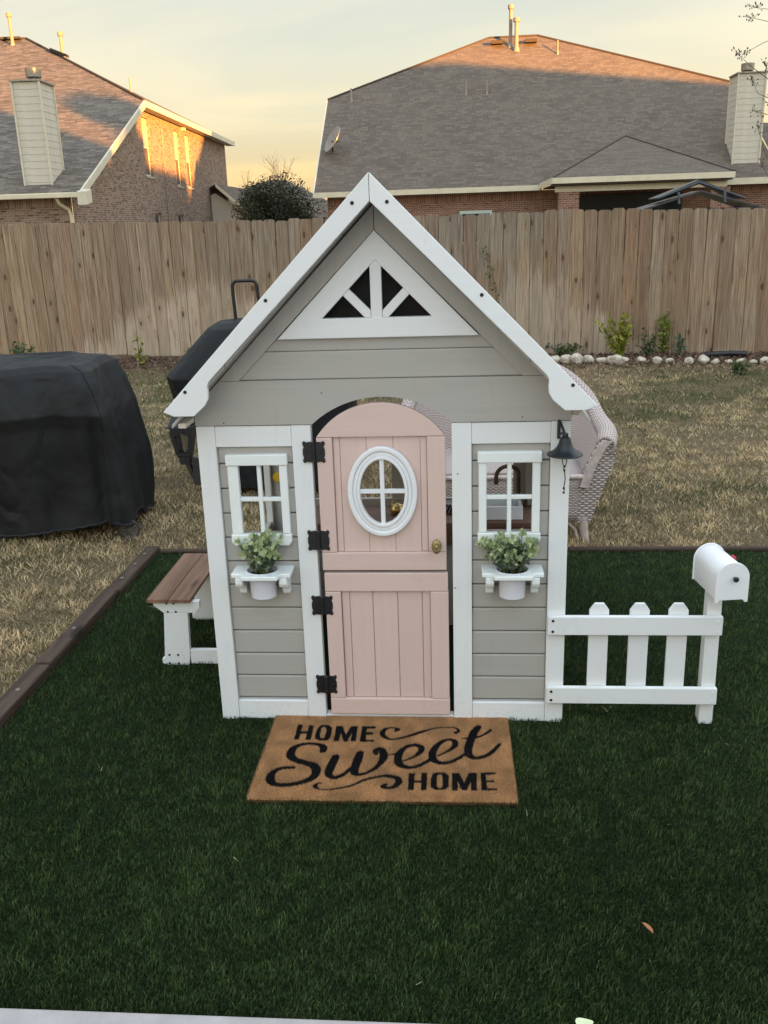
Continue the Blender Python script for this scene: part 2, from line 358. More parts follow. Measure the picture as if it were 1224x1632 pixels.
def numpy_mesh(name, V, F3, mat, color=None, parent=None, kind='stuff'):
    me = bpy.data.meshes.new(name); nv = len(V); nf = len(F3)
    me.vertices.add(nv); me.vertices.foreach_set('co', np.ascontiguousarray(V, dtype=np.float32).ravel())
    me.loops.add(nf * 3); me.loops.foreach_set('vertex_index', np.ascontiguousarray(F3, dtype=np.int32).ravel())
    me.polygons.add(nf); me.polygons.foreach_set('loop_start', np.arange(0, nf * 3, 3, dtype=np.int32)); me.polygons.foreach_set('loop_total', np.full(nf, 3, dtype=np.int32))
    me.update(calc_edges=True)
    if color is not None:
        a = me.color_attributes.new('tint', 'FLOAT_COLOR', 'POINT'); cc = np.ones((nv, 4), dtype=np.float32); cc[:, :3] = color; a.data.foreach_set('color', cc.ravel())
    me.materials.append(mat); o = bpy.data.objects.new(name, me); COL.objects.link(o)
    if parent: o.parent = parent; o.location = -WLOC[parent.name]
    WLOC[o.name] = Vector((0, 0, 0)); o['kind'] = kind
    return o
def tinted(name, rough=.7, spec=.2, trans=0):
    s = NT(name, rough, spec); a = s.n('ShaderNodeAttribute', attribute_name='tint'); s.col(a.outputs['Color'])
    if trans:
        tr = s.n('ShaderNodeBsdfTranslucent'); s.l(a.outputs['Color'], tr.inputs[0]); mx = s.n('ShaderNodeMixShader'); mx.inputs[0].default_value = trans
        s.l(s.b.outputs[0], mx.inputs[1]); s.l(tr.outputs[0], mx.inputs[2]); s.l(mx.outputs[0], s.o.inputs[0])
    return s.m
m_turfb = tinted('turf_fibre', .65, .12, .15); m_dryb = tinted('dry_blade', .75, .15, .2); m_leaf = tinted('leaf_surface', .45, .35, .25); m_coir = tinted('coir_fibre', .85, .1)
def blades(P, h, w, lean, ldir, col, seg=2):
    """P (N,3) roots; returns vertices, triangles, colours"""
    N = len(P); a = RNG.uniform(0, 2 * PI, N); wx = np.cos(a) * w / 2; wy = np.sin(a) * w / 2
    side = np.stack([wx, wy, np.zeros(N)], 1); L = np.stack([np.cos(ldir) * lean * h, np.sin(ldir) * lean * h, np.zeros(N)], 1)
    up = np.sqrt(np.clip(1 - (lean * .9) ** 2, .05, 1)) * h
    tip = P + L; tip[:, 2] += up
    if seg == 1:
        V = np.stack([P - side, P + side, tip], 1).reshape(-1, 3); F = np.arange(3 * N).reshape(-1, 3); C = np.repeat(col, 3, 0)
        return V, F, C
    mid = P + L * .38; mid[:, 2] += up * .62
    V = np.stack([P - side, P + side, mid - side * .8, mid + side * .8, tip], 1).reshape(-1, 3)
    b = np.arange(N)[:, None] * 5; F = np.concatenate([b + [0, 1, 3], b + [0, 3, 2], b + [2, 3, 4]], 0)
    C = np.repeat(col, 5, 0)
    return V, F, C

# ================================================================== GROUND
TX0, TX1, TY0, TY1 = -1.275, 2.75, -1.19, 1.585     # artificial turf rectangle
def ground_mat():
    s = NT('dry_soil', .95, .1); p = s.coord('World')
    n = s.noise(p, 1.1, 4, .6); f = s.noise(p, 45, 5, .7); st = s.noise(s.coord('World', (60, 9, 9)), 1, 4, .7, 2)
    k = s.mix(s.rng(f, .3, .7, 0, 1), (.075, .055, .035), (.20, .15, .09))
    k = s.mix(s.rng(st, .5, .65, 0, .7), k, (.27, .21, .12)); k = s.mix(s.rng(n, .5, .65, 0, .55), k, (.045, .055, .02))
    s.col(k); s.bump(f, .8, .02); return s.m
g = G(); g.add([(-600, -300, 0), (600, -300, 0), (600, 900, 0), (-600, 900, 0)], [(0, 1, 2, 3)])
o = g.build('ground', ground_mat(), kind='structure', fix=False)
tm = NT('turf_backing', .9, .1); tm.col(tm.mix(tm.rng(tm.noise(tm.coord('World'), 90, 3, .6), .3, .7), (.006, .012, .005), (.016, .03, .012)))
g = G(); g.add([(TX0, TY0, .004), (TX1, TY0, .004), (TX1, TY1, .004), (TX0, TY1, .004)], [(0, 1, 2, 3)]); g.build('turf_ground', tm.m, kind='structure', fix=False)
bx('patio', m_concrete, None, -6, 6, -7, TY0 - .012, .0, .022, .006, kind='structure')
bed = NT('mulch_bed', .95, .1); bed.col(bed.ramp(bed.noise(bed.coord('World', (40, 40, 40)), 1, 5, .7, 1), [(.3, (.05, .03, .022)), (.5, (.13, .085, .06)), (.7, (.25, .18, .13))])); bed.bump(bed.noise(bed.coord('World', (60, 60, 60)), 1, 4, .7), .8, .02)
FD = Vector((math.cos(-.0934), math.sin(-.0934), 0)); FN = Vector((.0933, .9956, 0))
def fl(s, n, z=0): v = FD * s + FN * n; return (v.x, v.y, z)
g = G(); g.add([fl(-9, 7.75, .004), fl(7, 7.72, .004), fl(7, 8.6, .004), fl(-9, 8.6, .004)], [(0, 1, 2, 3)]); g.build('mulch_ground', bed.m, kind='structure', fix=False)

def vnoise(x, y, sc, seed):
    """smooth value noise"""
    r = np.random.default_rng(seed); T = r.random((64, 64)); u = x * sc; v = y * sc; i = np.floor(u).astype(int); j = np.floor(v).astype(int); fu = u - i; fv = v - j
    fu = fu * fu * (3 - 2 * fu); fv = fv * fv * (3 - 2 * fv)
    q = lambda a, b: T[a % 64, b % 64]
    return (q(i, j) * (1 - fu) + q(i + 1, j) * fu) * (1 - fv) + (q(i, j + 1) * (1 - fu) + q(i + 1, j + 1) * fu) * fv
def sample(x0, x1, y0, y1, n, dist0):
    """random points, thinning with distance from where one stands"""
    out = []; tot = 0
    while tot < n:
        x = RNG.uniform(x0, x1, n * 2); y = RNG.uniform(y0, y1, n * 2); d = np.hypot(np.hypot(x - .22, y + 2.66), 1.55)
        k = RNG.random(n * 2) < np.clip((dist0 / d) ** 2.3, 0, 1); out.append(np.stack([x[k], y[k]], 1)); tot += k.sum()
    return np.concatenate(out)[:n]
def footprint(p):   # nothing grows through the playhouse floor or the doormat
    x, y = p[:, 0], p[:, 1]; return ((x > -.372) & (x < .382) & (y > -.457) & (y < .006)) | (np.abs(x) < .54) & (y > .03) & (y < .98)
# artificial turf fibres
N = 460000
p = sample(TX0, TX1 - .45, TY0 - .012, TY1 + .01, N, 2.3); p = p[~footprint(p)]; keep = (p[:, 0] - .224) < (p[:, 1] + 2.66) * .62 + .5; p = p[keep]; N = len(p)
nap = vnoise(p[:, 0], p[:, 1], 2.2, 3); cl_ = vnoise(p[:, 0], p[:, 1], 26, 5); big = vnoise(p[:, 0], p[:, 1], 1.3, 8)
h = RNG.uniform(.009, .020, N) * (.6 + .8 * cl_); lean = RNG.uniform(.05, .75, N); ld = 5.0 + nap * 2.4 + RNG.normal(0, 1.3, N)
tq = (RNG.random(N) ** 2.2)[:, None]; hq = RNG.uniform(-.5, .5, (N, 1)); base = (np.array([.021, .037, .011]) * (1 - tq) + np.array([.115, .165, .058]) * tq) * (1 + hq * np.array([.35, .05, .1])) * (.70 + .55 * big[:, None]) * (.65 + .7 * cl_[:, None])
br = RNG.random(N) < .045; base[br] = np.array([.115, .12, .05]) * RNG.uniform(.5, 1.0, (br.sum(), 1))
P3 = np.concatenate([p, np.full((N, 1), .003)], 1)
V, F, C = blades(P3, h, RNG.uniform(.0017, .0031, N), lean, ld, base)
o = numpy_mesh('artificial_turf', V, F, m_turfb, C)
tag(o, 'dark green artificial turf pile around the playhouse', 'turf')
# dormant lawn
def yardmask(x, y):
    inside = (x > TX0 - .05) & (y < TY1 + .05) & (y > TY0 - .2)
    return ~inside
N = 640000
p = sample(-8.5, 6.5, -1.1, 7.85, int(N * 1.15), 4.4); p = p[yardmask(p[:, 0], p[:, 1])]
q = p[:, 0] - .224; dd = p[:, 1] + 2.656; p = p[(np.abs(q + .084 * dd) < dd * .70 + 1.0)]; N = len(p)
gn = vnoise(p[:, 0] + 20, p[:, 1] + 20, 1.25, 21) * .6 + vnoise(p[:, 0] + 20, p[:, 1] + 20, 4.5, 22) * .4; tn = vnoise(p[:, 0] + 20, p[:, 1] + 20, 13, 23)
green = np.clip((gn + .05 * (p[:, 1] - 4) - .48) * 4.5, 0, 1) * .75 + .10; isg = RNG.random(N) < green
bare = vnoise(p[:, 0] + 9, p[:, 1] + 9, 3.1, 31) > .72
farf = np.clip((p[:, 1] - 6.9) / .9, 0, 1); keep = (RNG.random(N) > farf * .55) & ~(bare & (RNG.random(N) < .6)); p = p[keep]; isg = isg[keep]; tn = tn[keep]; N = len(p)
v = RNG.random((N, 1)); straw = np.array([.24, .17, .09]) * (1 - v) + np.array([.80, .63, .38]) * v; straw *= (.50 + .85 * tn[:, None])
grn = np.array([.055, .075, .024]) * (1 - v) + np.array([.13, .15, .055]) * v
col = np.where(isg[:, None], grn, straw); dist = np.hypot(p[:, 0] - .2, p[:, 1] + 2.66)
h = RNG.uniform(.014, .040, N) * (.6 + .7 * tn); lean = RNG.uniform(.5, .98, N); lean[isg] *= .8
P3 = np.concatenate([p, RNG.uniform(.001, .012, (N, 1))], 1)
bw_ = RNG.uniform(.0026, .0052, N) * (dist / 5) ** .6; bd_ = RNG.uniform(0, 2 * PI, N); nr = dist < 5.4
A_ = blades(P3[nr], h[nr], bw_[nr], lean[nr], bd_[nr], col[nr]); B_ = blades(P3[~nr], h[~nr], bw_[~nr] * 1.15, lean[~nr], bd_[~nr], col[~nr], 1)
V = np.concatenate([A_[0], B_[0]]); F = np.concatenate([A_[1], B_[1] + len(A_[0])]); C = np.concatenate([A_[2], B_[2]])
o = numpy_mesh('dormant_lawn', V, F, m_dryb, C)
tag(o, 'straw coloured dormant lawn with faded green patches', 'grass')
# dead leaves and mulch chips along the foot of the fence
N = 15000; sN = RNG.uniform(-8, 5, N); nn = 8.42 - np.abs(RNG.normal(0, .55, N)); left = sN < -.5; nn = np.where(left, nn - RNG.uniform(0, .5, N) * (RNG.random(N) < .5), nn); x = sN * FD.x + nn * FN.x; y = sN * FD.y + nn * FN.y
P3 = np.stack([x, y, RNG.uniform(.008, .03, N)], 1); v = RNG.random((N, 1)); col = np.array([.07, .042, .028]) * (1 - v) + np.array([.27, .18, .125]) * v
V, F, C = blades(P3, RNG.uniform(.02, .055, N), RNG.uniform(.015, .04, N), RNG.uniform(.8, 1, N), RNG.uniform(0, 2 * PI, N), col, 1)
tag(numpy_mesh('leaf_litter', V, F, m_dryb, C), 'brown leaf litter and bark along the fence foot', 'leaf litter')
# loose straws blown on the turf
N = 64; p = np.stack([RNG.uniform(-1.2, 1.7, N), RNG.uniform(-1.15, 1.5, N)], 1); p = p[~footprint(p)]; N = len(p)
P3 = np.concatenate([p, RNG.uniform(.02, .03, (N, 1))], 1); V, F, C = blades(P3, RNG.uniform(.012, .045, N), RNG.uniform(.0012, .0024, N), np.full(N, .97), RNG.uniform(0, 6.3, N), np.array([.52, .48, .30]) * RNG.uniform(.6, 1.1, (N, 1)))
V[:, 2] = np.clip(V[:, 2], .018, .036); tag(numpy_mesh('loose_straw', V, F, m_dryb, C), 'pale straws scattered over the dark turf', 'straw')

# timber edging round the turf
e = thing('landscape_edging', 'brown timber edging laid on edge round the turf with galvanised nail heads', 'edging', (TX0, TY1, 0))
def timber(x0, x1, y0, y1, m, z=.036):
    bx('timber', m, e, x0, x1, y0, y1, .001, z, .008, smooth=False)
timber(TX0 - .075, TX0 - .004, -.62, .318, m_edge, .04); timber(TX0 - .068, TX0 - .004, .325, 1.04, m_edge, .045); timber(TX0 - .072, TX0 - .002, 1.045, TY1 + .05, m_edge, .034)
timber(TX0 - .074, TX0 - .004, -1.4, -.625, m_edge, .038)
for i in range(2): timber(TX0 + .005 + i * 2.03, TX0 + 2.03 + i * 2.03, TY1 + .004, TY1 + .04, m_edgex, .022 + .003 * i)
nail = G().lathe([(.0, .004), (.007, .003), (.009, 0), (.009, -.002)], (0, 0, 0), 12).mesh('nail_head', m_galv, smooth=True)[0]
for y in (.12, .62, 1.18, 1.36, 1.50): link('nail_head', nail, (TX0 - .036, y, .046 if .325 < y < 1.04 else .04), e)

# ================================================================== FENCE
fence = thing('wooden_fence', 'tall weathered picket fence of dog-eared pine boards along the back of the yard', 'fence', fl(-1.7, 8.49))
var = []
for k in range(6):
    w = .0705; H = 1.0; c = .018; r = random.Random(k)
    pl = [(-w, 0), (w, 0), (w, H - c * r.uniform(.8, 1.5)), (w - c * 1.3, H), (-w + c * 1.3, H), (-w, H - c * r.uniform(.8, 1.5))]
    gg = G().prism(pl, -.008, .008, 'y'); gg.v = [(x + (.004 * r.uniform(-1, 1)), y, z * 1.62 if z < .5 else 1.62 - (1 - z)) for x, y, z in gg.v]
    var.append(gg.mesh('picket', m_picket, .002)[0])
s = -7.6; i = 0
while s < 5.2:
    wv = random.uniform(.141, .156); hz = float(np.interp(s, [-7.6, -6.3, -3.2, .7, 2.9, 5], [1.70, 1.69, 1.635, 1.615, 1.585, 1.57])) + random.gauss(0, .006)
    if .3 < s < 1.5: hz += .012
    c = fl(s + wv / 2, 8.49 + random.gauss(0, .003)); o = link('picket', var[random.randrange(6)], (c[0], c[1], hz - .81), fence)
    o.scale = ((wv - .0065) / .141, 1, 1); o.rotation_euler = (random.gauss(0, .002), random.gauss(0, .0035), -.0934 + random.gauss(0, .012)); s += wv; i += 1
for z in (.25, .85, 1.40):
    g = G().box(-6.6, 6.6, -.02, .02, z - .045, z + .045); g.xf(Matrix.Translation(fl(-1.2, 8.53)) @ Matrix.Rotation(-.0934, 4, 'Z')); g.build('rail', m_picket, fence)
for k in range(6):
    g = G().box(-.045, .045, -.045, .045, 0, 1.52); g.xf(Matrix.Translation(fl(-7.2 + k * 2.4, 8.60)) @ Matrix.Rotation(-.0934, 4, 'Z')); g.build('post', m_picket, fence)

# white stones edging the bed
spots = [(1.32, 7.74), (1.44, 7.72), (1.55, 7.70), (1.68, 7.72), (1.82, 7.66), (1.95, 7.62), (2.06, 7.64), (2.24, 7.60), (2.41, 7.59), (2.53, 7.585), (2.73, 7.53), (2.88, 7.50), (3.0, 7.49), (3.13, 7.47), (3.26, 7.46), (3.38, 7.45), (3.50, 7.43), (3.60, 7.42)]
sizes = [.060, .066, .082, .062, .06, .075, .05, .050, .050, .042, .048, .062, .038, .036, .042, .034, .048, .055]
SL = ['low round limestone chunk half hidden by the white roof trim', 'low limestone chunk second from the roof trim', 'big tilted limestone chunk, tallest near the roof trim', 'blunt limestone chunk just left of the yellow green shrub', 'greyish limestone chunk below the left side of the yellow green shrub',
      'big round limestone chunk right below the yellow green shrub', 'small limestone chunk tucked against the big round one', 'bright oval limestone chunk between the two shrubs', 'dull limestone chunk below the climbing shrub', 'small limestone chunk darkened by weeds', 'pale limestone chunk first right of the climbing shrub',
      'wide bright limestone chunk in the middle of the row', 'small bright limestone chunk right of the widest one', 'small limestone chunk left of the black pipe end', 'small bright limestone chunk under the black pipe', 'tiny limestone chunk below the right end of the black pipe', 'limestone chunk second from the right picture edge', 'large limestone chunk at the right picture edge']
for (x, y), r, lb in zip(spots, sizes, SL):
    r *= 1.17
    bm = bmesh.new(); bmesh.ops.create_icosphere(bm, subdivisions=3, radius=1); rr = random.Random(x)
    ph = [rr.uniform(0, 6) for _ in range(6)]
    for vtx in bm.verts:
        c = vtx.co; k = 1 + .13 * math.sin(2.6 * c.x + ph[0]) + .12 * math.sin(3.1 * c.y + ph[1]) + .1 * math.sin(4.2 * c.z + ph[2]) + .06 * math.sin(8 * c.x + 6 * c.z + ph[3])
        c *= k; c.x *= r * rr.uniform(1.05, 1.15); c.y *= r * .8; c.z = max(-.5, c.z) * r * .78
    me = bpy.data.meshes.new('stone'); bm.to_mesh(me); bm.free(); me.materials.append(m_stone); me.polygons.foreach_set('use_smooth', [True] * len(me.polygons))
    o = link('stone', me, (x, y, r * .42)); tag(o, lb, 'stone', 'white stones edging the bed'); o.rotation_euler = (0, rr.uniform(-.2, .2), rr.uniform(0, 3))
g = G(); g.tube([(2.98, 7.86, .045), (3.1, 7.85, .05), (3.25, 7.84, .06), (3.42, 7.82, .05)], .032, 10)
for k in range(12): g.lathe([(.036, -.006), (.037, .006)], (3.0 + k * .036, 7.855, .05), 10, 'x')
tag(g.build('drain_pipe', m_black, smooth=True), 'short black corrugated drain pipe lying behind the stones', 'pipe')

# ---------------------------------------------------------------- leafy plants
def leaf_cloud(name, centers, size, c1, c2, parent=None, upw=.4, wid=.6, label=None, cat=None, n3=False):
    """one small folded leaf per centre"""
    P = np.array(centers); N = len(P); d = RNG.normal(0, 1, (N, 3)); d[:, 2] += upw; d /= np.linalg.norm(d, axis=1, keepdims=True)
    sd_ = np.cross(d, RNG.normal(0, 1, (N, 3))); sd_ /= np.linalg.norm(sd_, axis=1, keepdims=True); nn_ = np.cross(d, sd_); L = size * RNG.uniform(.6, 1.3, (N, 1))
    a = P; b = P + d * L * .5 + sd_ * L * wid * .5 + nn_ * L * .12; c = P + d * L; e = P + d * L * .5 - sd_ * L * wid * .5 + nn_ * L * .12; m_ = P + d * L * .5
    V = np.stack([a, b, c, e, m_], 1).reshape(-1, 3); k = np.arange(N)[:, None] * 5; F = np.concatenate([k + [0, 1, 4], k + [1, 2, 4], k + [4, 2, 3], k + [0, 4, 3]], 0)
    t = RNG.random((N, 1)); C = np.repeat(np.array(c1) * (1 - t) + np.array(c2) * t, 5, 0); o = numpy_mesh(name, V, F, m_leaf, C, parent)
    if label: tag(o, label, cat)
    return o
def shrub(x, y, w, h, n, c1, c2, label, cat='shrub', size=.035, stems=7, name='shrub'):
    t = thing(name, label, cat, (x, y, 0)); g = G(); C = []
    for k in range(stems):
        a = random.uniform(0, 6.3); r = random.uniform(.2, 1) * w; hh = h * random.uniform(.55, 1); tip = (x + math.cos(a) * r, y + math.sin(a) * r * .6, hh); mid = (x + math.cos(a) * r * .4, y + math.sin(a) * r * .3, hh * .55)
        g.tube([(x, y, 0), mid, tip], [.006, .004, .002], 5)
        for j in range(n // stems):
            u = random.uniform(.15, 1); b = Vector((x, y, 0)).lerp(Vector(mid), u * 1.8) if u < .55 else Vector(mid).lerp(Vector(tip), (u - .55) / .45); C.append(tuple(b + Vector((random.gauss(0, .022), random.gauss(0, .022), random.gauss(0, .02)))))
    g.build('stem', m_stem, t); leaf_cloud('foliage', C, size, c1, c2, t); return t
m_stem = plain('brown_stem', (.12, .085, .05), .8)
YG1, YG2 = (.15, .19, .03), (.42, .42, .07); DG1, DG2 = (.035, .065, .02), (.10, .15, .05)
shrub(2.07, 8.05, .25, .48, 520, YG1, YG2, 'yellow green shrub by the fence behind the white stones', size=.055, stems=11)
shrub(2.60, 8.2, .15, .56, 260, YG1, (.28, .32, .07), 'thin climbing shrub leaning on the fence right of the yellow one', size=.05, stems=5)
shrub(2.40, 8.1, .18, .26, 260, DG1, DG2, 'low dark weed between the two shrubs at the fence', 'weed', .035)
shrub(2.75, 8.05, .07, .22, 60, (.05, .10, .05), (.11, .19, .10), 'bluish green weed at the right foot of the climbing shrub', 'weed', .05)
shrub(-4.98, 8.1, .20, .36, 330, DG1, (.12, .18, .06), 'dark green bush by the fence above the covered grill', size=.045, stems=12)
shrub(-3.58, 8.25, .07, .36, 60, (.11, .15, .03), YG2, 'thin yellowish sprig by the fence between the grill and the playhouse', 'weed', .05, 3)
shrub(-2.98, 8.25, .09, .22, 70, (.13, .16, .04), (.30, .30, .09), 'pale sprig at the fence foot beside the tall covered grill', 'weed', .045, 4)
shrub(-2.62, 8.22, .05, .30, 40, (.13, .16, .04), YG2, 'small yellow sprig at the fence just left of the playhouse roof', 'weed', .045, 3)
shrub(-3.35, 6.9, .10, .06, 120, DG1, DG2, 'flat green weed in the lawn near the leaf litter', 'weed', .04, 8)
shrub(3.02, 6.75, .14, .12, 220, DG1, DG2, 'bushy green weed in the lawn below the stone row', 'weed', .04, 9)
shrub(1.45, 8.28, .28, .14, 260, DG1, DG2, 'low green weeds between the fence and the leftmost stones', 'weed', .04, 12)
shrub(1.95, 1.95, .12, .06, 200, DG1, (.10, .17, .05), 'green weed tuft in the straw lawn behind the mailbox', 'weed', .03, 9)
C = []
for k in range(75): t_ = random.random(); C.append((.55 + .17 * t_ + random.gauss(0, .02), 8.39, 1.25 - .65 * t_ + random.gauss(0, .03)))
iv = thing('ivy_vine', 'small ivy shoot poking through the fence right of the roof peak', 'vine', (.7, 8.4, .6)); leaf_cloud('foliage', C, .035, DG1, (.16, .2, .05), iv); G().tube([(.72, 8.40, .55), (.66, 8.395, .9), (.56, 8.39, 1.28)], .003, 5).build('stem', m_stem, iv)

# ================================================================== HOUSES BEHIND THE FENCE
def beam(g, a, b, w, h, side=None):
    """straight board from a to b, h tall downwards from the line, w thick towards side"""
    a = Vector(a); b = Vector(b); d = (b - a).normalized(); sd_ = Vector(side) if side else d.cross(Vector((0, 0, 1))).normalized()
    up = Vector((0, 0, -h)); o = sd_ * w
    return g.add([a, b, b + o, a + o, a + up, b + up, b + o + up, a + o + up], [(0, 1, 2, 3), (7, 6, 5, 4), (0, 4, 5, 1), (1, 5, 6, 2), (2, 6, 7, 3), (3, 7, 4, 0)])
def chimney(parent, X, x0, x1, y0, y1, z0, z1, n, capc):
    """lap sided chimney chase: corner boards, laps, top flashing and flue"""
    ch = G(); ch.add([X(x0 + .03, y0 + .03, z0), X(x1 - .03, y0 + .03, z0), X(x1 - .03, y1 - .03, z0), X(x0 + .03, y1 - .03, z0), X(x0 + .03, y0 + .03, z1), X(x1 - .03, y0 + .03, z1), X(x1 - .03, y1 - .03, z1), X(x0 + .03, y1 - .03, z1)],
                     [(0, 3, 2, 1), (4, 5, 6, 7), (0, 1, 5, 4), (1, 2, 6, 5), (2, 3, 7, 6), (3, 0, 4, 7)]); c = ch.build('chimney', m_siding, parent)
    st = (z1 - z0) / n
    for k in range(n):
        z = z0 + k * st; t, bt = .006, .016; g = G()
        for (a, b, nx, ny) in (((x0, y0), (x1, y0), 0, -1), ((x1, y0), (x1, y1), 1, 0), ((x0, y1), (x0, y0), -1, 0)):
            p = lambda q, off, zz: X(q[0] - nx * (.03 - off), q[1] - ny * (.03 - off), zz)
            g.add([p(a, bt, z), p(b, bt, z), p(b, t, z + st), p(a, t, z + st), p(a, -.0, z), p(b, -.0, z), p(b, -.0, z + st), p(a, -.0, z + st)], [(0, 1, 2, 3), (0, 4, 5, 1), (3, 2, 6, 7), (1, 5, 6, 2), (0, 3, 7, 4)])
        g.build('lap_board', m_siding, c)
    for (a, b) in ((x0, y0), (x1, y0), (x0, y1), (x1, y1)):
        s_ = .055; g = G(); vs = [X(a + dx * s_, b + dy * s_, zz) for zz in (z0 - .02, z1 + .01) for dx, dy in ((-.5, -.5), (.5, -.5), (.5, .5), (-.5, .5))]
        g.add(vs, [(0, 3, 2, 1), (4, 5, 6, 7), (0, 1, 5, 4), (1, 2, 6, 5), (2, 3, 7, 6), (3, 0, 4, 7)]).build('corner_board', m_trim, c)
    o_ = .05; g = G(); g.add([X(a, b, zz) for zz in (z1 + .01, z1 + .06) for a, b in ((x0 - o_, y0 - o_), (x1 + o_, y0 - o_), (x1 + o_, y1 + o_), (x0 - o_, y1 + o_))], [(0, 3, 2, 1), (4, 5, 6, 7), (0, 1, 5, 4), (1, 2, 6, 5), (2, 3, 7, 6), (3, 0, 4, 7)]); g.build('cap_flashing', m_galv, c)
    cc = X(*capc); G().lathe([(.13, 0), (.13, .09), (.2, .09), (.24, .12), (.25, .36), (.24, .37), (.0, .36)], cc, 20).build('flue', m_galv, c, smooth=True)
def vent(parent, p, h, r, head=True):
    g = G().lathe([(r * 1.9, -.1), (r * 1.4, .10), (r, .13), (r, h)] + ([(r, h), (r * 1.7, h + .01), (r * 1.7, h + .16), (r * 1.2, h + .2), (0, h + .2)] if head else [(0, h)]), p, 12); g.build('vent_pipe', m_vent, parent, smooth=True)

# ---- left house: long two storey brick block, front roof running down to one storey
th = .05; LO = Vector((-11.595, 27.227, 2.784)); LD = Vector((math.cos(th), math.sin(th), 0)); LN = Vector((-math.sin(th), math.cos(th), 0))
def L(x, y, z): v = LO + LD * x + LN * y + Vector((0, 0, z)); return (v.x, v.y, v.z)
lh = thing('brick_house', 'two storey tan brick house at left, its upper wall glowing orange in low sun', 'house', L(-4, 10, -2.78))
s_ = .41; E1 = 3.70; YE = 9.02; YB = 28.9; RZ = 7.98; YR = 19.47; XR = -8.24; XL = -19.5
g = G(); ov = .35
g.face([L(0, 0, 0), L(0, YE, E1), L(XR, YR, RZ), L(-11.3, YR, RZ), L(XL, YE, E1), L(XL, 0, 0)], L(0, 0, 0)); g.build('roof', m_shA, lh, fix=False)
g = G(); g.face([L(0, YE, E1), L(0, YB, E1), L(XR, YR + 1, RZ), L(XR, YR, RZ)], L(0, YE, E1)); g.face([L(0, YB, E1), L(XL, YB, E1), L(-11.3, YR + 1, RZ), L(XR, YR + 1, RZ)]); g.face([L(XL, YB, E1), L(XL, YE, E1), L(-11.3, YR, RZ), L(-11.3, YR + 1, RZ)]); g.build('roof', m_shA, lh, fix=False)
g = G(); g.tube([L(.0, YE, E1 + .02), L(XR, YR, RZ + .02), L(-11.3, YR, RZ + .02)], .06, 6); g.build('ridge_cap', m_shA, lh)
for yy in (XR + .1,): pass
g = G(); beam(g, L(XR - .2, YR - .1, RZ + .06), L(XR - 1.2, YR - .1, RZ + .06), .3, .10, tuple(-LN)); g.build('ridge_vent', m_shA, lh)
g = G(); beam(g, L(XR + 3.3, YR - 3.9, RZ - 1.46), L(XR + 2.1, YR - 2.6, RZ - .93), .3, .12, tuple(-LN)); g.build('ridge_vent', m_shA, lh)
# side wall facing the gap, wall plane set in under the eave
wx = -.42; g = G()
def hole_wall(g, X, x, y0, y1, zb, ztop, holes, dep):
    """vertical wall facing +x with openings (y0,y1,z0,z1); ztop(y) gives its top"""
    ys = sorted({y0, y1} | {h_[0] for h_ in holes} | {h_[1] for h_ in holes})
    for a, b in zip(ys, ys[1:]):
        hs = sorted([h_ for h_ in holes if h_[0] <= a + 1e-6 and h_[1] >= b - 1e-6], key=lambda q: q[2]); z = zb
        for h_ in hs: g.face([X(x, a, z), X(x, b, z), X(x, b, h_[2]), X(x, a, h_[2])], X(x, 0, 0)); z = h_[3]
        g.face([X(x, a, z), X(x, b, z), X(x, b, ztop(b)), X(x, a, ztop(a))], X(x, 0, 0))
    for (a, b, c, d) in holes:
        for q in ([(x, a, c), (x - dep, a, c), (x - dep, a, d), (x, a, d)], [(x - dep, b, c), (x, b, c), (x, b, d), (x - dep, b, d)], [(x, a, c), (x, b, c), (x - dep, b, c), (x - dep, a, c)], [(x - dep, a, d), (x - dep, b, d), (x, b, d), (x, a, d)]): g.face([X(*p) for p in q], X(x, 0, 0))
holes = [(9.9, 11.0, .95, 3.22), (15.25, 16.35, .75, 3.18), (17.55, 18.65, .75, 3.18), (10.6, 11.7, -1.7, -.52), (14.7, 15.9, -1.7, -.55)]
hole_wall(g, L, wx, .5, YB - .8, -2.78, lambda y: min(s_ * y, E1) - .05, holes, .13); g.build('wall', m_brickA, lh, fix=False)
for (a, b, c, d) in holes:
    f = G(); X = L; x0 = wx - .10; fr = .07
    def bar(g, ya, yb, za, zb, xo=0, t=.05): vs = [L(xx, yy, zz) for zz in (za, zb) for xx, yy in ((x0 + xo - t, ya), (x0 + xo, ya), (x0 + xo, yb), (x0 + xo - t, yb))]; g.add(vs, [(0, 3, 2, 1), (4, 5, 6, 7), (0, 1, 5, 4), (1, 2, 6, 5), (2, 3, 7, 6), (3, 0, 4, 7)])
    mid = (c + d) / 2
    for q in ((a, a + fr, c, d), (b - fr, b, c, d), (a + fr, b - fr, d - fr, d), (a + fr, b - fr, c, c + fr), (a + fr, b - fr, mid - .03, mid + .03)): bar(f, *q)
    w_ = f.build('window', m_trim, lh); p1 = G(); bar(p1, a + fr, b - fr, mid + .03, d - fr, -.025, .01); p1.build('pane', m_glassd if d < 0 else m_blind, w_); p2 = G(); bar(p2, a + fr, b - fr, c + fr, mid - .03, -.02, .01); p2.build('screen', m_screen, w_)
    sl = G(); bar(sl, a - .08, b + .08, c - .09, c - .005, .14, .14); sl.build('sill', m_brickAs, w_)
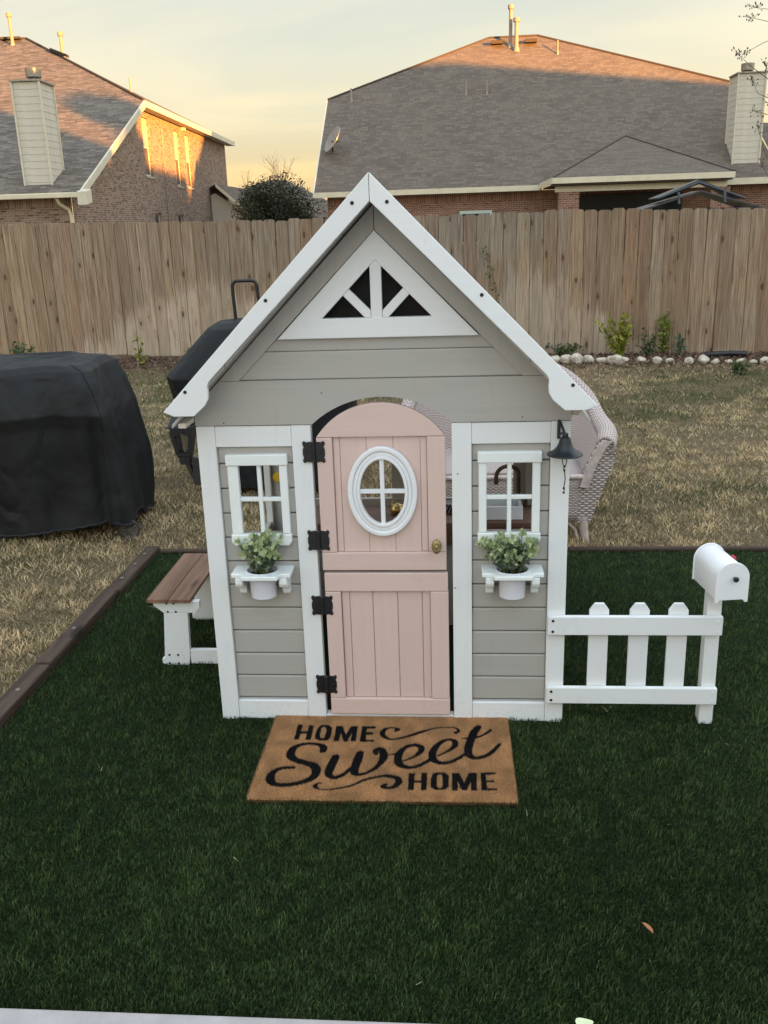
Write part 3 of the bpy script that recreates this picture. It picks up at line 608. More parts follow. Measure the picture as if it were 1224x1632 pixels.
# front wall under the low eave, soldier course at its head
yf = .45; g = G(); g.face([L(XL + .5, yf, -2.78), L(wx, yf, -2.78), L(wx, yf, -.40), L(XL + .5, yf, -.40)], L(0, 0, 0)); g.face([L(XL + .5, YB - .8, -2.78), L(XL + .5, yf, -2.78), L(XL + .5, yf, -.1), L(XL + .5, YB - .8, 3)]); g.build('wall', m_brickA, lh, fix=False)
g = G(); g.face([L(XL + .5, yf - .012, -.40), L(wx + .012, yf - .012, -.40), L(wx + .012, yf - .012, -.12), L(XL + .5, yf - .012, -.12)], L(0, 0, -.41)); g.build('soldier_course', m_brickAs, lh, fix=False)
g = G(); g.face([L(XL, .0, -.14), L(0, .0, -.14), L(0, yf + .02, -.14), L(XL, yf + .02, -.14)]); g.build('soffit', m_trim, lh, fix=False)
g = G(); g.face([L(wx - .01, YE, E1 - .22), L(0, YE, E1 - .22), L(0, YB, E1 - .22), L(wx - .01, YB, E1 - .22)]); g.build('soffit', m_trim, lh, fix=False)
gu = G(); beam(gu, L(XL, -.13, -.01), L(.02, -.13, -.01), .13, .15, tuple(LN)); gu.build('gutter', m_trimB, lh, .02)
g = G(); beam(g, L(0, 0, .0), L(0, YE, E1), .06, .26, tuple(LD)); g.build('rake_board', m_trim, lh); g = G(); beam(g, L(0, YE, E1), L(0, YB, E1), .06, .24, tuple(LD)); g.build('fascia', m_trim, lh)
g = G(); beam(g, L(-.02, -.14, .02), L(-.02, .42, .10), .30, .42, tuple(LD)); g.build('eave_return', m_trim, lh, .02)
g = G(); g.tube([L(-.72, -.02, -.15), L(-.70, .1, -.32), L(-.5, .36, -.52), L(-.46, .38, -.7), L(-.46, .38, -2.7)], .055, 8); g.build('downspout', m_trimB, lh, smooth=True)
g = G(); g.tube([L(wx + .03, 13.0, 3.4), L(wx + .03, 12.9, 1.2), L(wx + .03, 12.75, -2.2)], .022, 6); g.build('conduit', m_vent, lh)
g = G(); beam(g, L(wx, 17.0, 3.45), L(wx, 17.3, 3.45), .15, .14, tuple(LD)); g.build('flood_lamp', m_trim, lh)
chimney(lh, L, -1.93, -1.05, .68, 1.9, .15, 3.32, 15, (-1.36, 1.15, 3.38))
vent(lh, L(-8.55, 18.4, 7.50), 1.25, .075); vent(lh, L(-5.4, 16.1, 6.56), .85, .075); vent(lh, L(-.9, 10.6, 4.15), .62, .04, False)

# ---- right house: hip roof, covered patio
rh = thing('hipped_house', 'brown hipped roof house with covered patio, roof peak lit orange by the last sun', 'house', (3, 40, 0))
A = (-5.46, 36.42, 2.784); B = (-5.42, 41.95, 6.90); Cc = (1.88, 45.65, 9.71); Dd = (4.14, 45.65, 9.71); Ee = (12.2, 41.95, 6.90); Gg = (12.95, 36.42, 2.784); Gb = (12.6, 38.9, 4.6)
g = G(); g.face([A, Gg, Gb, Ee, Dd, Cc, B], A); g.build('roof', m_shB, rh, fix=False)
g = G(); g.face([B, Cc, (1.88, 46.5, 9.71), (-5.42, 50.2, 6.9)]); g.face([Ee, (12.2, 50.2, 6.9), (4.14, 46.5, 9.71), Dd]); g.face([(1.88, 46.5, 9.71), (4.14, 46.5, 9.71), (12.2, 50.2, 6.9), (-5.42, 50.2, 6.9)]); g.face([Cc, Dd, (4.14, 46.5, 9.71), (1.88, 46.5, 9.71)]); g.build('roof', m_shB, rh, fix=False)
g = G(); g.tube([B, Cc, Dd, Ee], .06, 6); g.build('ridge_cap', m_shB, rh)
g = G(); g.face([Gg, (19, 36.42, 2.784), (19, 40.5, 5.1), (12.9, 40.5, 5.1)], A); g.build('roof', m_shB, rh, fix=False)
g = G(); g.face([(-5.0, 36.95, 0), (12.5, 36.95, 0), (12.5, 36.95, 2.28), (-5.0, 36.95, 2.28)], (0, 0, 0)); g.face([(-5.0, 50, 0), (-5.0, 36.95, 0), (-5.0, 36.95, 2.7), (-5.0, 41.9, 6.4), (-5.0, 50, 6.4)]); g.face([(12.5, 36.95, 0), (19, 36.95, 0), (19, 36.95, 2.28), (12.5, 36.95, 2.28)], (0, 0, 0)); g.build('wall', m_brickB, rh, fix=False)
g = G(); g.face([(-5.0, 36.938, 2.28), (19, 36.938, 2.28), (19, 36.938, 2.62), (-5.0, 36.938, 2.62)], (0, 0, 2.27)); g.build('soldier_course', m_brickBs, rh, fix=False)
g = G(); beam(g, (-5.5, 36.36, 2.80), (3.66, 36.36, 2.80), .06, .2, (0, 1, 0)); g.build('fascia', m_trimB, rh); g = G(); beam(g, (10.4, 36.36, 2.80), (19, 36.36, 2.80), .06, .24, (0, 1, 0)); g.build('fascia', m_trimB, rh)
g = G(); g.face([(-5.5, 36.4, 2.63), (19, 36.4, 2.63), (19, 36.97, 2.63), (-5.5, 36.97, 2.63)]); g.build('soffit', m_trim, rh, fix=False)
g = G(); beam(g, A, B, .06, .16, (-1, 0, 0)); g.build('rake_board', m_trim, rh)
# patio roof: low hip running forward
pa = (3.72, 32.6, 2.90); pb = (10.05, 32.6, 2.90); pc = (7.26, 38.9, 4.66); pd = (3.62, 36.42, 2.86); pe = (10.9, 37.0, 3.28)
g = G(); g.face([pa, pb, pc]); g.build('patio_roof', m_shB, rh, fix=False); g = G(); g.face([pd, pa, pc]); g.face([pb, pe, pc]); g.build('patio_roof', m_shB, rh, fix=False)
g = G(); g.tube([pa, pc, pb], .04, 6); g.build('ridge_cap', m_shB, rh)
g = G(); beam(g, pa, pb, .05, .2, (0, -1, 0)); beam(g, pd, pa, .05, .2, (-1, 0, 0)); g.build('fascia', m_trimB, rh)
g = G().box(3.85, 9.9, 32.95, 33.2, 2.42, 2.62); g.build('patio_beam', m_trim, rh); g = G().box(3.75, 10.0, 32.66, 36.9, 2.64, 2.69); g.build('patio_ceiling', m_screen, rh)
for x0, x1 in ((3.98, 4.70), (9.35, 10.0)):
    g = G()
    for q in ([(x0, 32.9, 0), (x1, 32.9, 0), (x1, 32.9, 2.42), (x0, 32.9, 2.42)], [(x1, 32.9, 0), (x1, 33.4, 0), (x1, 33.4, 2.42), (x1, 32.9, 2.42)], [(x0, 33.4, 0), (x0, 32.9, 0), (x0, 32.9, 2.42), (x0, 33.4, 2.42)]): g.face(q, (x0, 32.9, 0))
    g.build('column', m_brickB, rh, fix=False)
bx('patio_door_shade', m_glassd, rh, 4.75, 9.25, 36.86, 36.92, 0, 2.38)  # door glass widened into a dark sheet standing in for patio shade
w_ = bx('window', m_teal, rh, .40, 1.72, 36.86, 36.96, .6, 1.92, .01); bx('pane', m_glassd, w_, .50, 1.62, 36.845, 36.858, .7, 1.80, 0)
chimney(rh, lambda x, y, z: (x, y, z), 11.18, 12.22, 37.2, 38.35, 3.30, 6.62, 15, (11.66, 37.8, 6.68))
vent(rh, (3.1, 44.7, 9.0), 1.15, .09); vent(rh, (2.85, 45.0, 9.2), 1.55, .08); vent(rh, (4.95, 44.3, 8.70), .55, .035, False); vent(rh, (.75, 41.9, 6.85), .62, .035, False); vent(rh, (1.66, 41.85, 6.82), .6, .035, False); vent(rh, (-4.35, 41.8, 6.8), .5, .04, False)
g = G(); beam(g, (1.95, 45.2, 9.46), (2.5, 45.2, 9.46), .4, .14, (0, -1, 0)); g.build('ridge_vent', m_shB, rh); g = G(); beam(g, (3.5, 45.2, 9.46), (4.05, 45.2, 9.46), .4, .14, (0, -1, 0)); g.build('ridge_vent', m_shB, rh)
ds = thing('satellite_dish', 'grey satellite dish at the left edge of the brown hipped roof', 'satellite dish', (-4.85, 38.6, 4.2))
g = G(); pr = [(r, -.12 * (1 - (r / .42) ** 2)) for r in (.02, .12, .22, .32, .42)]; pr = [(a * 1.35, b * 1.35) for a, b in pr]; g.lathe(pr + [(.567, .02), (.3, -.03), (.02, -.1)], (0, 0, 0), 24, 'y'); g.xf(Matrix.Translation((-4.85, 38.3, 4.95)) @ Matrix.Rotation(-1.05, 4, 'Z') @ Matrix.Rotation(-.5, 4, 'X')); g.build('dish', m_galv, ds, smooth=True)
G().tube([(-4.9, 38.8, 4.45), (-4.9, 38.6, 4.65), (-4.87, 38.4, 4.9)], .035, 8).build('mast', m_gaz, ds)
G().tube([(-4.85, 38.35, 4.75), (-4.5, 37.95, 4.85)], .015, 6).build('feed_arm', m_gaz, ds)
# gazebo in the neighbour's yard
gz = thing('gazebo', 'dark metal grill gazebo with vented double roof behind the fence', 'gazebo', (5.5, 20, 0))
def gpane(z0, x0, x1, zr, y0, y1, n):
    xr = 5.72; g = G(); g.face([(x0, y0, z0), (xr, y0 + .35, zr), (xr, y1 - .35, zr), (x0, y1, z0)]); g.face([(xr, y0 + .35, zr), (x1, y0, z0 - .05), (x1, y1, z0 - .05), (xr, y1 - .35, zr)]); o = g.build(n, m_gaz, gz, fix=False)
    md = o.modifiers.new('thickness', 'SOLIDIFY'); md.thickness = .03
gpane(1.66, 4.35, 7.05, 2.03, 19.2, 20.9, 'lower_roof'); gpane(1.90, 4.75, 6.65, 2.27, 19.5, 20.6, 'upper_roof')
for x, y in ((4.55, 19.3), (6.85, 19.3), (4.55, 20.8), (6.85, 20.8)): bx('post', m_gaz, gz, x - .045, x + .045, y - .045, y + .045, 0, 1.68)
for y in (19.3, 20.8): bx('rail', m_gaz, gz, 4.6, 6.8, y - .03, y + .03, 1.56, 1.64)
g = G(); g.tube([(4.75, 19.5, 1.88), (5.72, 19.85, 2.2), (6.65, 19.5, 1.83)], .03, 6); g.tube([(5.2, 19.4, 1.75), (5.2, 19.5, 2.0)], .03, 6); g.tube([(6.2, 19.4, 1.75), (6.2, 19.5, 2.0)], .03, 6); g.tube([(4.6, 19.3, 1.3), (5.0, 19.3, 1.62)], .025, 6); g.build('truss', m_gaz, gz)

# ---- far houses and trees in the gap
fh = thing('distant_house', 'low grey roofed house far beyond the fence behind the dark evergreen', 'house', (-11, 63, 0))
g = G(); g.face([(-18.4, 60, 2.7), (-6.4, 60, 1.9), (-11.4, 64, 4.6), (-12.6, 64, 4.6)]); g.face([(-6.4, 60, 1.9), (-6.4, 68, 1.9), (-11.4, 64, 4.6)]); g.face([(-18.4, 68, 2.7), (-18.4, 60, 2.7), (-12.6, 64, 4.6)]); g.build('roof', m_shB, fh, fix=False)
g = G(); g.face([(-17.8, 60.4, 0), (-7, 60.4, 0), (-7, 60.4, 2.3), (-17.8, 60.4, 2.6)]); g.build('wall', m_brickB, fh, fix=False)
fg = thing('gabled_shed_house', 'narrow gable end with white trim just right of the tan brick house', 'house', (-11.9, 50.5, 0))
g = G(); g.face([(-13.4, 50, 0), (-11.15, 50, 0), (-11.15, 50, 2.25), (-12.9, 50, 3.4), (-13.4, 50, 3.2)]); g.build('wall', m_siding, fg, fix=False)
g = G(); g.face([(-10.75, 49.6, 2.1), (-10.75, 56, 2.1), (-12.75, 56, 3.85), (-12.75, 49.6, 3.85)]); g.face([(-12.75, 49.6, 3.85), (-12.75, 56, 3.85), (-14.5, 56, 3.0), (-14.5, 49.6, 3.0)]); g.build('roof', m_shB, fg, fix=False)
g = G(); beam(g, (-12.75, 49.58, 3.88), (-10.75, 49.58, 2.12), .06, .18, (0, -1, 0)); g.build('rake_board', m_trimB, fg)
m_bark = plain('grey_bark', (.13, .10, .08), .9, 0, .2, 30, .3, .5, 40)
def tree(name, label, x, y, z0, h, rx, n, c1, c2, size, trunk=.12, crown0=.3, rz=None, cols=3):
    t = thing(name, label, 'tree', (x, y, 0)); g = G(); C = []; rz = rz or (h * (1 - crown0) / 2); zc = h - rz
    g.tube([(x, y, 0), (x + .05 * h * .2, y, h * .4), (x, y, h * .8)], [trunk, trunk * .8, trunk * .3], 8)
    blobs = [(random.gauss(0, .45) * rx, random.gauss(0, .45) * rx, random.uniform(-.6, .65) * rz, random.uniform(.3, .55)) for _ in range(20)] + [(0, 0, -.2 * rz, .5)]
    for a, b, c, k in blobs: g.tube([(x, y, zc - rz * .6), (x + a * .5, y + b * .5, zc + c * .4 - .1), (x + a, y + b, zc + c)], [trunk * .35, trunk * .2, trunk * .06], 5)
    for i in range(n):
        a, b, c, k = random.choice(blobs); d = Vector((random.gauss(0, 1), random.gauss(0, 1), random.gauss(0, 1))).normalized() * (random.random() ** .4)
        C.append((x + a + d.x * rx * k, y + b + d.y * rx * k, zc + c + d.z * rz * k))
    g.build('trunk', m_bark, t); leaf_cloud('crown', C, size, c1, c2, t); return t
tree('evergreen_tree', 'round dark evergreen tree beyond the fence between the two houses', -8.55, 45, 0, 3.9, 2.1, 18000, (.016, .026, .012), (.05, .066, .03), .10, .12, .1)
def bare_tree(x, y, h, sp, label, n=26):
    t = thing('bare_tree', label, 'tree', (x, y, 0)); g = G(); g.tube([(x, y, 0), (x, y, h * .45), (x + .05, y, h * .6)], [.09, .06, .05], 6); g.build('trunk', m_bark, t); g = G()
    for k in range(n):
        z = h * random.uniform(.35, .7); a = random.uniform(0, 6.3); r = sp * random.uniform(.3, 1); ze = z + (h - z) * random.uniform(.5, 1); p = [(x, y, z), (x + math.cos(a) * r * .4, y + math.sin(a) * r * .4, z + (ze - z) * .55), (x + math.cos(a) * r, y + math.sin(a) * r, ze)]
        g.tube(p, [.012, .008, .003], 4)
        for j in range(4):
            q = Vector(p[1]).lerp(Vector(p[2]), random.random()); g.tube([q, q + Vector((random.gauss(0, .25), random.gauss(0, .2), random.uniform(.1, .5)))], [.005, .002], 3)
    g.build('branch', m_bark, t)
bare_tree(-9.2, 50, 5.3, 1.1, 'leafless tree rising behind the dark evergreen')
bare_tree(-12.2, 55, 5.0, .7, 'thin leafless tree against the sky by the corner of the tan brick house', 10)

# ---- crape myrtle with dry seed heads reaching in from the right
cm_ = thing('crape_myrtle', 'leafless tree with dry seed clusters reaching in at the upper right', 'tree', (3.95, 6.3, 0))
g = G(); g.tube([(3.95, 6.3, 0), (3.9, 6.25, .8), (3.75, 6.2, 1.5)], [.04, .032, .028], 8); g.build('trunk', m_bark, cm_)
limbs = [((3.75, 6.2, 1.5), (3.4, 6.1, 2.1), (3.05, 6.0, 2.48)), ((3.75, 6.2, 1.5), (3.6, 6.1, 2.2), (3.3, 6.0, 2.75)), ((3.9, 6.25, .8), (3.6, 6.1, 1.35), (3.12, 6.0, 1.62)), ((3.75, 6.2, 1.5), (3.75, 6, 2.4), (3.5, 6, 3.1))]
g = G()
for l in limbs: g.tube(l, [.018, .011, .007], 6)
g.build('limb', m_bark, cm_)
tw = [((3.05, 6, 2.48), (2.85, 6.0, 2.60), (2.68, 6.0, 2.72), (2.56, 5.98, 2.82)), ((3.3, 6, 2.75), (2.95, 6, 2.94), (2.78, 6, 2.88), (2.62, 6.02, 2.80)), ((3.3, 6, 2.75), (3.1, 6, 3.0), (2.8, 6, 3.04), (2.64, 6.0, 3.08)), ((3.5, 6, 3.1), (3.1, 6, 3.16), (2.85, 6, 3.12), (2.68, 6, 3.15)),
      ((3.05, 6, 2.48), (2.92, 5.98, 2.52), (2.84, 5.96, 2.62), (2.80, 5.95, 2.70)), ((3.05, 6, 2.48), (2.9, 6.0, 2.44), (2.78, 6.03, 2.50), (2.73, 6.03, 2.60)), ((3.12, 6, 1.62), (2.98, 6, 1.85), (2.86, 6, 2.05), (2.80, 6.0, 2.22)), ((3.12, 6, 1.62), (2.95, 6, 1.98), (2.90, 6, 2.2), (2.88, 6, 2.42)),
      ((3.05, 6, 2.48), (2.93, 6, 2.3), (2.86, 6, 2.33), (2.76, 6, 2.36)), ((3.3, 6, 2.75), (3.0, 6, 2.72), (2.9, 6, 2.76), (2.86, 6, 2.84)), ((3.12, 6, 1.62), (3.0, 6, 1.8), (2.93, 6.02, 1.82), (2.85, 6.02, 1.95))]
pods = G(); g = G()
for t_ in tw:
    g.tube(t_, [.005, .0035, .0025, .0015], 5); e_ = Vector(t_[-1]); p_ = Vector(t_[-2])
    for k in range(16):
        c = e_.lerp(p_, random.uniform(-.25, .35)) + Vector((random.gauss(0, .022), random.gauss(0, .02), random.gauss(0, .018))); r = random.uniform(.004, .008)
        pods.lathe([(r * .3, -r), (r, 0), (r * .4, r * 1.2)], tuple(c), 5); g.tube([e_.lerp(p_, random.uniform(0, .3)), c], .0009, 3)
g.build('twig', m_bark, cm_); pods.build('seed_pod', m_bark, cm_, kind='stuff', label='dry brown seed pods in loose clusters')

# ---- unseen houses and trees, added and shaped to shade the low sun
NU = Vector((.724, .69, 0)); NS = Vector((.69, -.724, 0))
def shade_house(w0, w1, ridge, r0, r1, eave, T0, T1, label, mw, mr, cat='house'):
    P_ = lambda w, t, z: tuple(NU * w + NS * t + Vector((0, 0, z))); h_ = thing('unseen_shade_house', label, cat, P_((w0 + w1) / 2, (T0 + T1) / 2, 0)); tm_ = (T0 + T1) / 2
    g = G(); a, b, c, d = P_(w0, T0, eave), P_(w1, T0, eave), P_(w1, T1, eave), P_(w0, T1, eave); e1, e2 = P_(r0, tm_, ridge), P_(r1, tm_, ridge)
    g.face([b, a, e1, e2]); g.face([d, c, e2, e1]); g.face([c, b, e2]); g.face([a, d, e1]); g.build('roof', mr, h_, fix=False)
    g = G(); i = .4; q = [(w0 + i, T0 + i), (w1 - i, T0 + i), (w1 - i, T1 - i), (w0 + i, T1 - i)]
    for k in range(4): (wa, ta), (wb, tb) = q[k], q[(k + 1) % 4]; g.face([P_(wb, tb, 0), P_(wa, ta, 0), P_(wa, ta, eave), P_(wb, tb, eave)])
    g.build('wall', mw, h_, fix=False)
    n = int((w1 - w0) // 3.2)
    for k in range(n):
        w_ = w0 + 1.6 + k * 3.2
        for z in ((1.0, 4.0) if eave > 4 else (1.0,)):
            g = G(); vs = [P_(w_ + dw, T0 + i - .05 + dt, zz) for zz in (z, z + 1.3) for dw, dt in ((0, 0), (1.1, 0), (1.1, .12), (0, .12))]; g.add(vs, [(0, 3, 2, 1), (4, 5, 6, 7), (0, 1, 5, 4), (1, 2, 6, 5), (2, 3, 7, 6), (3, 0, 4, 7)]); wi = g.build('window', m_trim, h_)
            g = G(); vs = [P_(w_ + dw, T0 + i - .07, zz) for zz, dw in ((z + .08, .08), (z + .08, 1.02), (z + 1.22, 1.02), (z + 1.22, .08))]; g.add(vs, [(0, 1, 2, 3)]).build('pane', m_glassd, wi)
shade_house(21.8, 47, 10.7, 26.2, 30.4, 5.8, 25, 37, 'two storey red brown house to the far right, unseen, added to shade the hipped roof', m_brickB, m_shB)
shade_house(13.7, 21.9, 6.5, 14.6, 21.3, 2.9, 26, 35, 'single storey tan brick house to the right, unseen, added to cast shade', m_brickA, m_shA)
shade_house(-24, 13.4, 8.7, -16, 11.7, 5.6, 25, 36, 'long two storey tan brick house behind the camera, unseen, added to cast shade', m_brickA, m_shA)
cpt = NU * 13.9 + NS * 38; tree('unseen_shade_tree', 'shorter leafy tree between two houses to the right, unseen, added to block low sun', cpt.x, cpt.y, 0, 7.4, 1.1, 5000, (.03, .05, .02), (.09, .11, .04), .35, .2, .1)  # tree added to fill a gap that let low sun through
cpt = NU * 15.2 + NS * 23; tree('unseen_shade_tree', 'taller leafy tree before the single storey house, unseen, shaped to shade the left roof', cpt.x, cpt.y, 0, 9.0, 1.3, 5000, (.03, .05, .02), (.09, .11, .04), .35, .2, .5)

cpt = NU * 22.0 + NS * 41; tree('unseen_shade_tree', 'leafy tree in the narrow gap beside the two storey house, unseen, added to block low sun', cpt.x, cpt.y, 0, 7.0, 1.2, 4000, (.03, .05, .02), (.09, .11, .04), .35, .2, .1)  # w2021

# ================================================================== PLAYHOUSE
m_cream = plain('cream_primer', (.62, .56, .47), .6)
ph = thing('playhouse', 'greige and white wooden playhouse with a blush pink Dutch door and steep gable', 'playhouse', (0, .5, 0))
HW = .555; DP = .98
mw, mg, mp = m_white, m_grey, m_pink
def dots(parent, pts, y=-.001, r=.0045, name='screw', mat=m_screw):
    me = G().lathe([(0, .0015), (r * .7, .0015), (r, 0), (r, -.002)], (0, 0, 0), 10, 'y').mesh(name, mat, smooth=False)[0]
    for p in pts: link(name, me, (p[0], p[2] if len(p) > 2 else y, p[1]), parent)
def side_panel(sx):
    """front wall panel beside the door: sx=-1 left, 1 right"""
    X = lambda a, b: (min(sx * a, sx * b), max(sx * a, sx * b))
    x0, x1 = X(.499, HW); bx('corner_post', mw['z'], ph, x0, x1, 0, .05, .002, .990, .002)
    x0, x1 = X(.209, .2675); bx('door_post', mw['z'], ph, x0, x1, .001, .036, .002, .990, .002)
    x0, x1 = X(.2680, .4985); bx('top_rail', mw['x'], ph, x0, x1, .002, .036, .925, .989, .002); bx('bottom_rail', mw['x'], ph, x0, x1, .003, .036, .004, .071, .0025)
    zs = [.0715, .077, .1575, .237, .317, .3965, .4755, .5545, .633, .712, .7915, .8705, .9245]
    wx0, wx1 = X(.312, .447) if sx > 0 else X(.312, .437)
    for a, b in zip(zs, zs[1:]):
        segs = [(x0 + .0, x1 - .0)]
        if b > .652 and a < .866: segs = [(x0, wx0 - .006), (wx1 + .006, x1)]
        za, zb = a + .0008, b - .0008
        for p, q in segs:
            if a < .652 < b and len(segs) == 2: pass
            bx('siding_board', mg['x'], ph, p, q, .014, .032, za + .0008, zb - .0006, .0045, seg=3)
    for p, q, za, zb in ((x0, x1, .073, .648), (x0, x1, .872, .923), (x0, wx0 - .006, .648, .872), (wx1 + .006, x1, .648, .872)): bx('sheathing', mg['x'], ph, p, q, .0325, .0355, za, zb, 0)
    # window insert
    c = sx * .3795 if sx > 0 else -.379; w = thing_part('window', (c, .01, .76), ph); hw = .0945
    bx('window_head', m_offwhite, w, c - hw, c + hw, -.006, .016, .868, .902, .003)
    s0, s1 = (c - hw + .003, wx0), (wx1, c + hw - .003)
    for q in (s0, s1): bx('window_stile', m_offwhite, w, q[0], q[1], -.001, .020, .6495, .8675, .003)
    G().prism([(c - hw + .010, .612), (c + hw - .010, .612), (c + hw - .0, .624), (c + hw - .0, .649), (c - hw, .649), (c - hw, .624)], -.006, .016).build('window_sill', m_offwhite, w, .003)
    m = (wx0 + wx1) / 2; bx('muntin', m_offwhite, w, m - .0065, m + .0065, .003, .019, .650, .868, .002); bx('muntin', m_offwhite, w, wx0 - .001, wx1 + .001, .004, .018, .753, .766, .002)
def thing_part(name, loc, parent):
    o = bpy.data.objects.new(name, None); COL.objects.link(o); o.parent = parent; o.location = Vector(loc) - WLOC[parent.name]; WLOC[o.name] = Vector(loc); o.empty_display_size = .02; return o
for s in (-1, 1): side_panel(s)
# header with arched opening
arc = lambda hc, sag, zc, n=22: [(hc * math.cos(t), zc) for t in ()]
def arch(hc, z0, sag, n=24, cx=0):
    R_ = (hc * hc + sag * sag) / (2 * sag); zc = z0 + sag - R_; a0 = math.asin(hc / R_)
    return [(cx + R_ * math.sin(a), zc + R_ * math.cos(a)) for a in np.linspace(-a0, a0, n)]
al = arch(.207, .992, .079, 26, .004)
g = G(); top = 1.1235
for (a, b) in zip(al, al[1:]): g.add([(a[0], -.002, a[1]), (b[0], -.002, b[1]), (b[0], -.002, top), (a[0], -.002, top), (a[0], .034, a[1]), (b[0], .034, b[1]), (b[0], .034, top), (a[0], .034, top)], [(0, 1, 2, 3), (5, 4, 7, 6), (4, 5, 1, 0), (3, 2, 6, 7)])
for sx in (-1, 1):
    e = al[0] if sx < 0 else al[-1]; q = [(e[0], .9922), (sx * HW, .9922), (sx * HW, 1.042), (sx * .474, top), (e[0], top)]
    g.prism(q if sx > 0 else q[::-1], -.002, .034)
bmh = g.build('header_board', mg['x'], ph)
w_ = G();
# gable boards
bx('gable_board', mg['x'], ph, -.418, .418, .008, .026, 1.1245, 1.2055, .003); 
G().prism([(-.335, 1.2065), (.335, 1.2065), (.292, 1.246), (-.292, 1.246)], .009, .025).build('gable_board', mg['x'], ph, .003)
for sx in (-1, 1):   # sloping grey rake boards
    q = [(sx * .413, 1.1243), (sx * .474, 1.1243), (sx * .0008, 1.604), (sx * .0008, 1.537)]
    if sx < 0: q = q[::-1]
    G().prism(q, -.001, .022).build('rake_backer', mg['z'], ph, .0012)
    # fill behind the sloped joint
    q = [(sx * .335, 1.2062), (sx * .4135, 1.1243), (sx * .40, 1.1243), (sx * .30, 1.2062)]
# gable window: white triangular frame, sunburst bars
gw = thing_part('gable_window', (0, 0, 1.36), ph)
o_ = [(-.290, 1.2425), (.290, 1.2425), (0, 1.5365)]; i_ = [(-.157, 1.2985), (.157, 1.2985), (0, 1.457)]
g = G(); ring(g, o_, i_, -.006, .020); g.build('window_frame', mw['x'], gw, .002)
G().prism([(-.016, 1.298), (.016, 1.298), (.016, 1.4435), (0, 1.4595), (-.016, 1.4435)], -.0035, .016).build('sunburst_bar', mw['z'], gw, .0012)
for sx in (-1, 1):
    q = [(sx * .0168, 1.299), (sx * .0168, 1.318), (sx * .079, 1.381), (sx * .096, 1.363), (sx * .034, 1.299)]
    if sx > 0: q = q[::-1]
    G().prism(q, -.002, .015).build('sunburst_bar', mw['x'], gw, .0015)
G().prism([(-.24, 1.27), (.24, 1.27), (0, 1.52)], .055, .062).build('dark_interior_panel', m_dark, gw)  # dark sheet standing in for the unlit interior behind the panes
# bargeboards on the overhang
bo = [(0, 1.682), (-.6125, 1.0565), (-.582, 1.0435), (-.524, 1.0435), (-.489, 1.074)]
cv = [(-.489, 1.074), (-.4785, 1.093), (-.477, 1.112), (-.4785, 1.128), (-.4735, 1.140), (-.461, 1.1535)]
out = bo + cv[1:] + [(0, 1.6095)]
for sx in (-1, 1):
    q = [(sx * -x + (0.0006 if sx < 0 else -.0006) * 0, z) for x, z in out]
    q = [(x if abs(x) > .001 else (.0008 * (1 if sx < 0 else -1)), z) for x, z in q]
    if sx > 0: q = [( -abs(x) , z) for x, z in out]; q = [(min(x, -.0008), z) for x, z in q]; q2 = q
    else: q2 = [(-min(-abs(x), -.0008), z) for x, z in out][::-1]
    b_ = G().prism(q2[::1], -.114, -.098).build('bargeboard', mw['x'], ph, .0018)
    k = -1 if sx > 0 else 1
    dots(b_, [(k * .046, 1.607), (k * .294, 1.362), (k * .543, 1.114)], -.1148, .0052)
    # soffit trim behind the barge and roof deck
    n_ = Vector((-.714, 0, .700)) if k < 0 else Vector((.714, 0, .700))
    a = Vector((0, 0, 1.626)); b = Vector((k * .598, 0, 1.0145)); dn = Vector((0, 0, -.020))
    d_ = (b - a); L_ = d_.length; nb_ = 7
    for j in range(nb_):
        p0 = a + d_ * (j / nb_ + .002); p1 = a + d_ * ((j + 1) / nb_ - .002)
        vs = [(p0.x, -.0975, p0.z), (p1.x, -.0975, p1.z), (p1.x, DP + .06, p1.z), (p0.x, DP + .06, p0.z)]; vs += [(x, y, z - .012) for x, y, z in vs]
        G().add(vs, [(0, 1, 2, 3), (7, 6, 5, 4), (0, 4, 5, 1), (1, 5, 6, 2), (2, 6, 7, 3), (3, 7, 4, 0)]).build('roof_board', mg['x'], ph, .002)
    bx('eave_rail', m_cream, ph, min(k * .580, k * .5575), max(k * .580, k * .5575), (-.09 if k < 0 else .01), DP, 1.004, 1.0185, .0015)
# side walls (planks) with a framed opening each
for k in (-1, 1):
    xa, xb = sorted((k * .532, k * .553)); z = .004
    while z < .99:
        z1 = min(z + .0795, .992)
        if z < .40 or z > .86: bx('side_board', mg['x'], ph, xa, xb, .052, DP - .05, z, z1 - .001, .003)
        else:
            bx('side_board', mg['x'], ph, xa, xb, .052, .32, z, z1 - .001, .003); bx('side_board', mg['x'], ph, xa, xb, .90, DP - .05, z, z1 - .001, .003)
        z = z1
    bx('side_post', mw['z'], ph, xa - .004 if k > 0 else xa, xb if k > 0 else xb + .004, .885, .905, .38, .89, .002)
    bx('rear_post', mw['z'], ph, *sorted((k * .500, k * HW)), DP - .05, DP, .002, 1.05, .002)
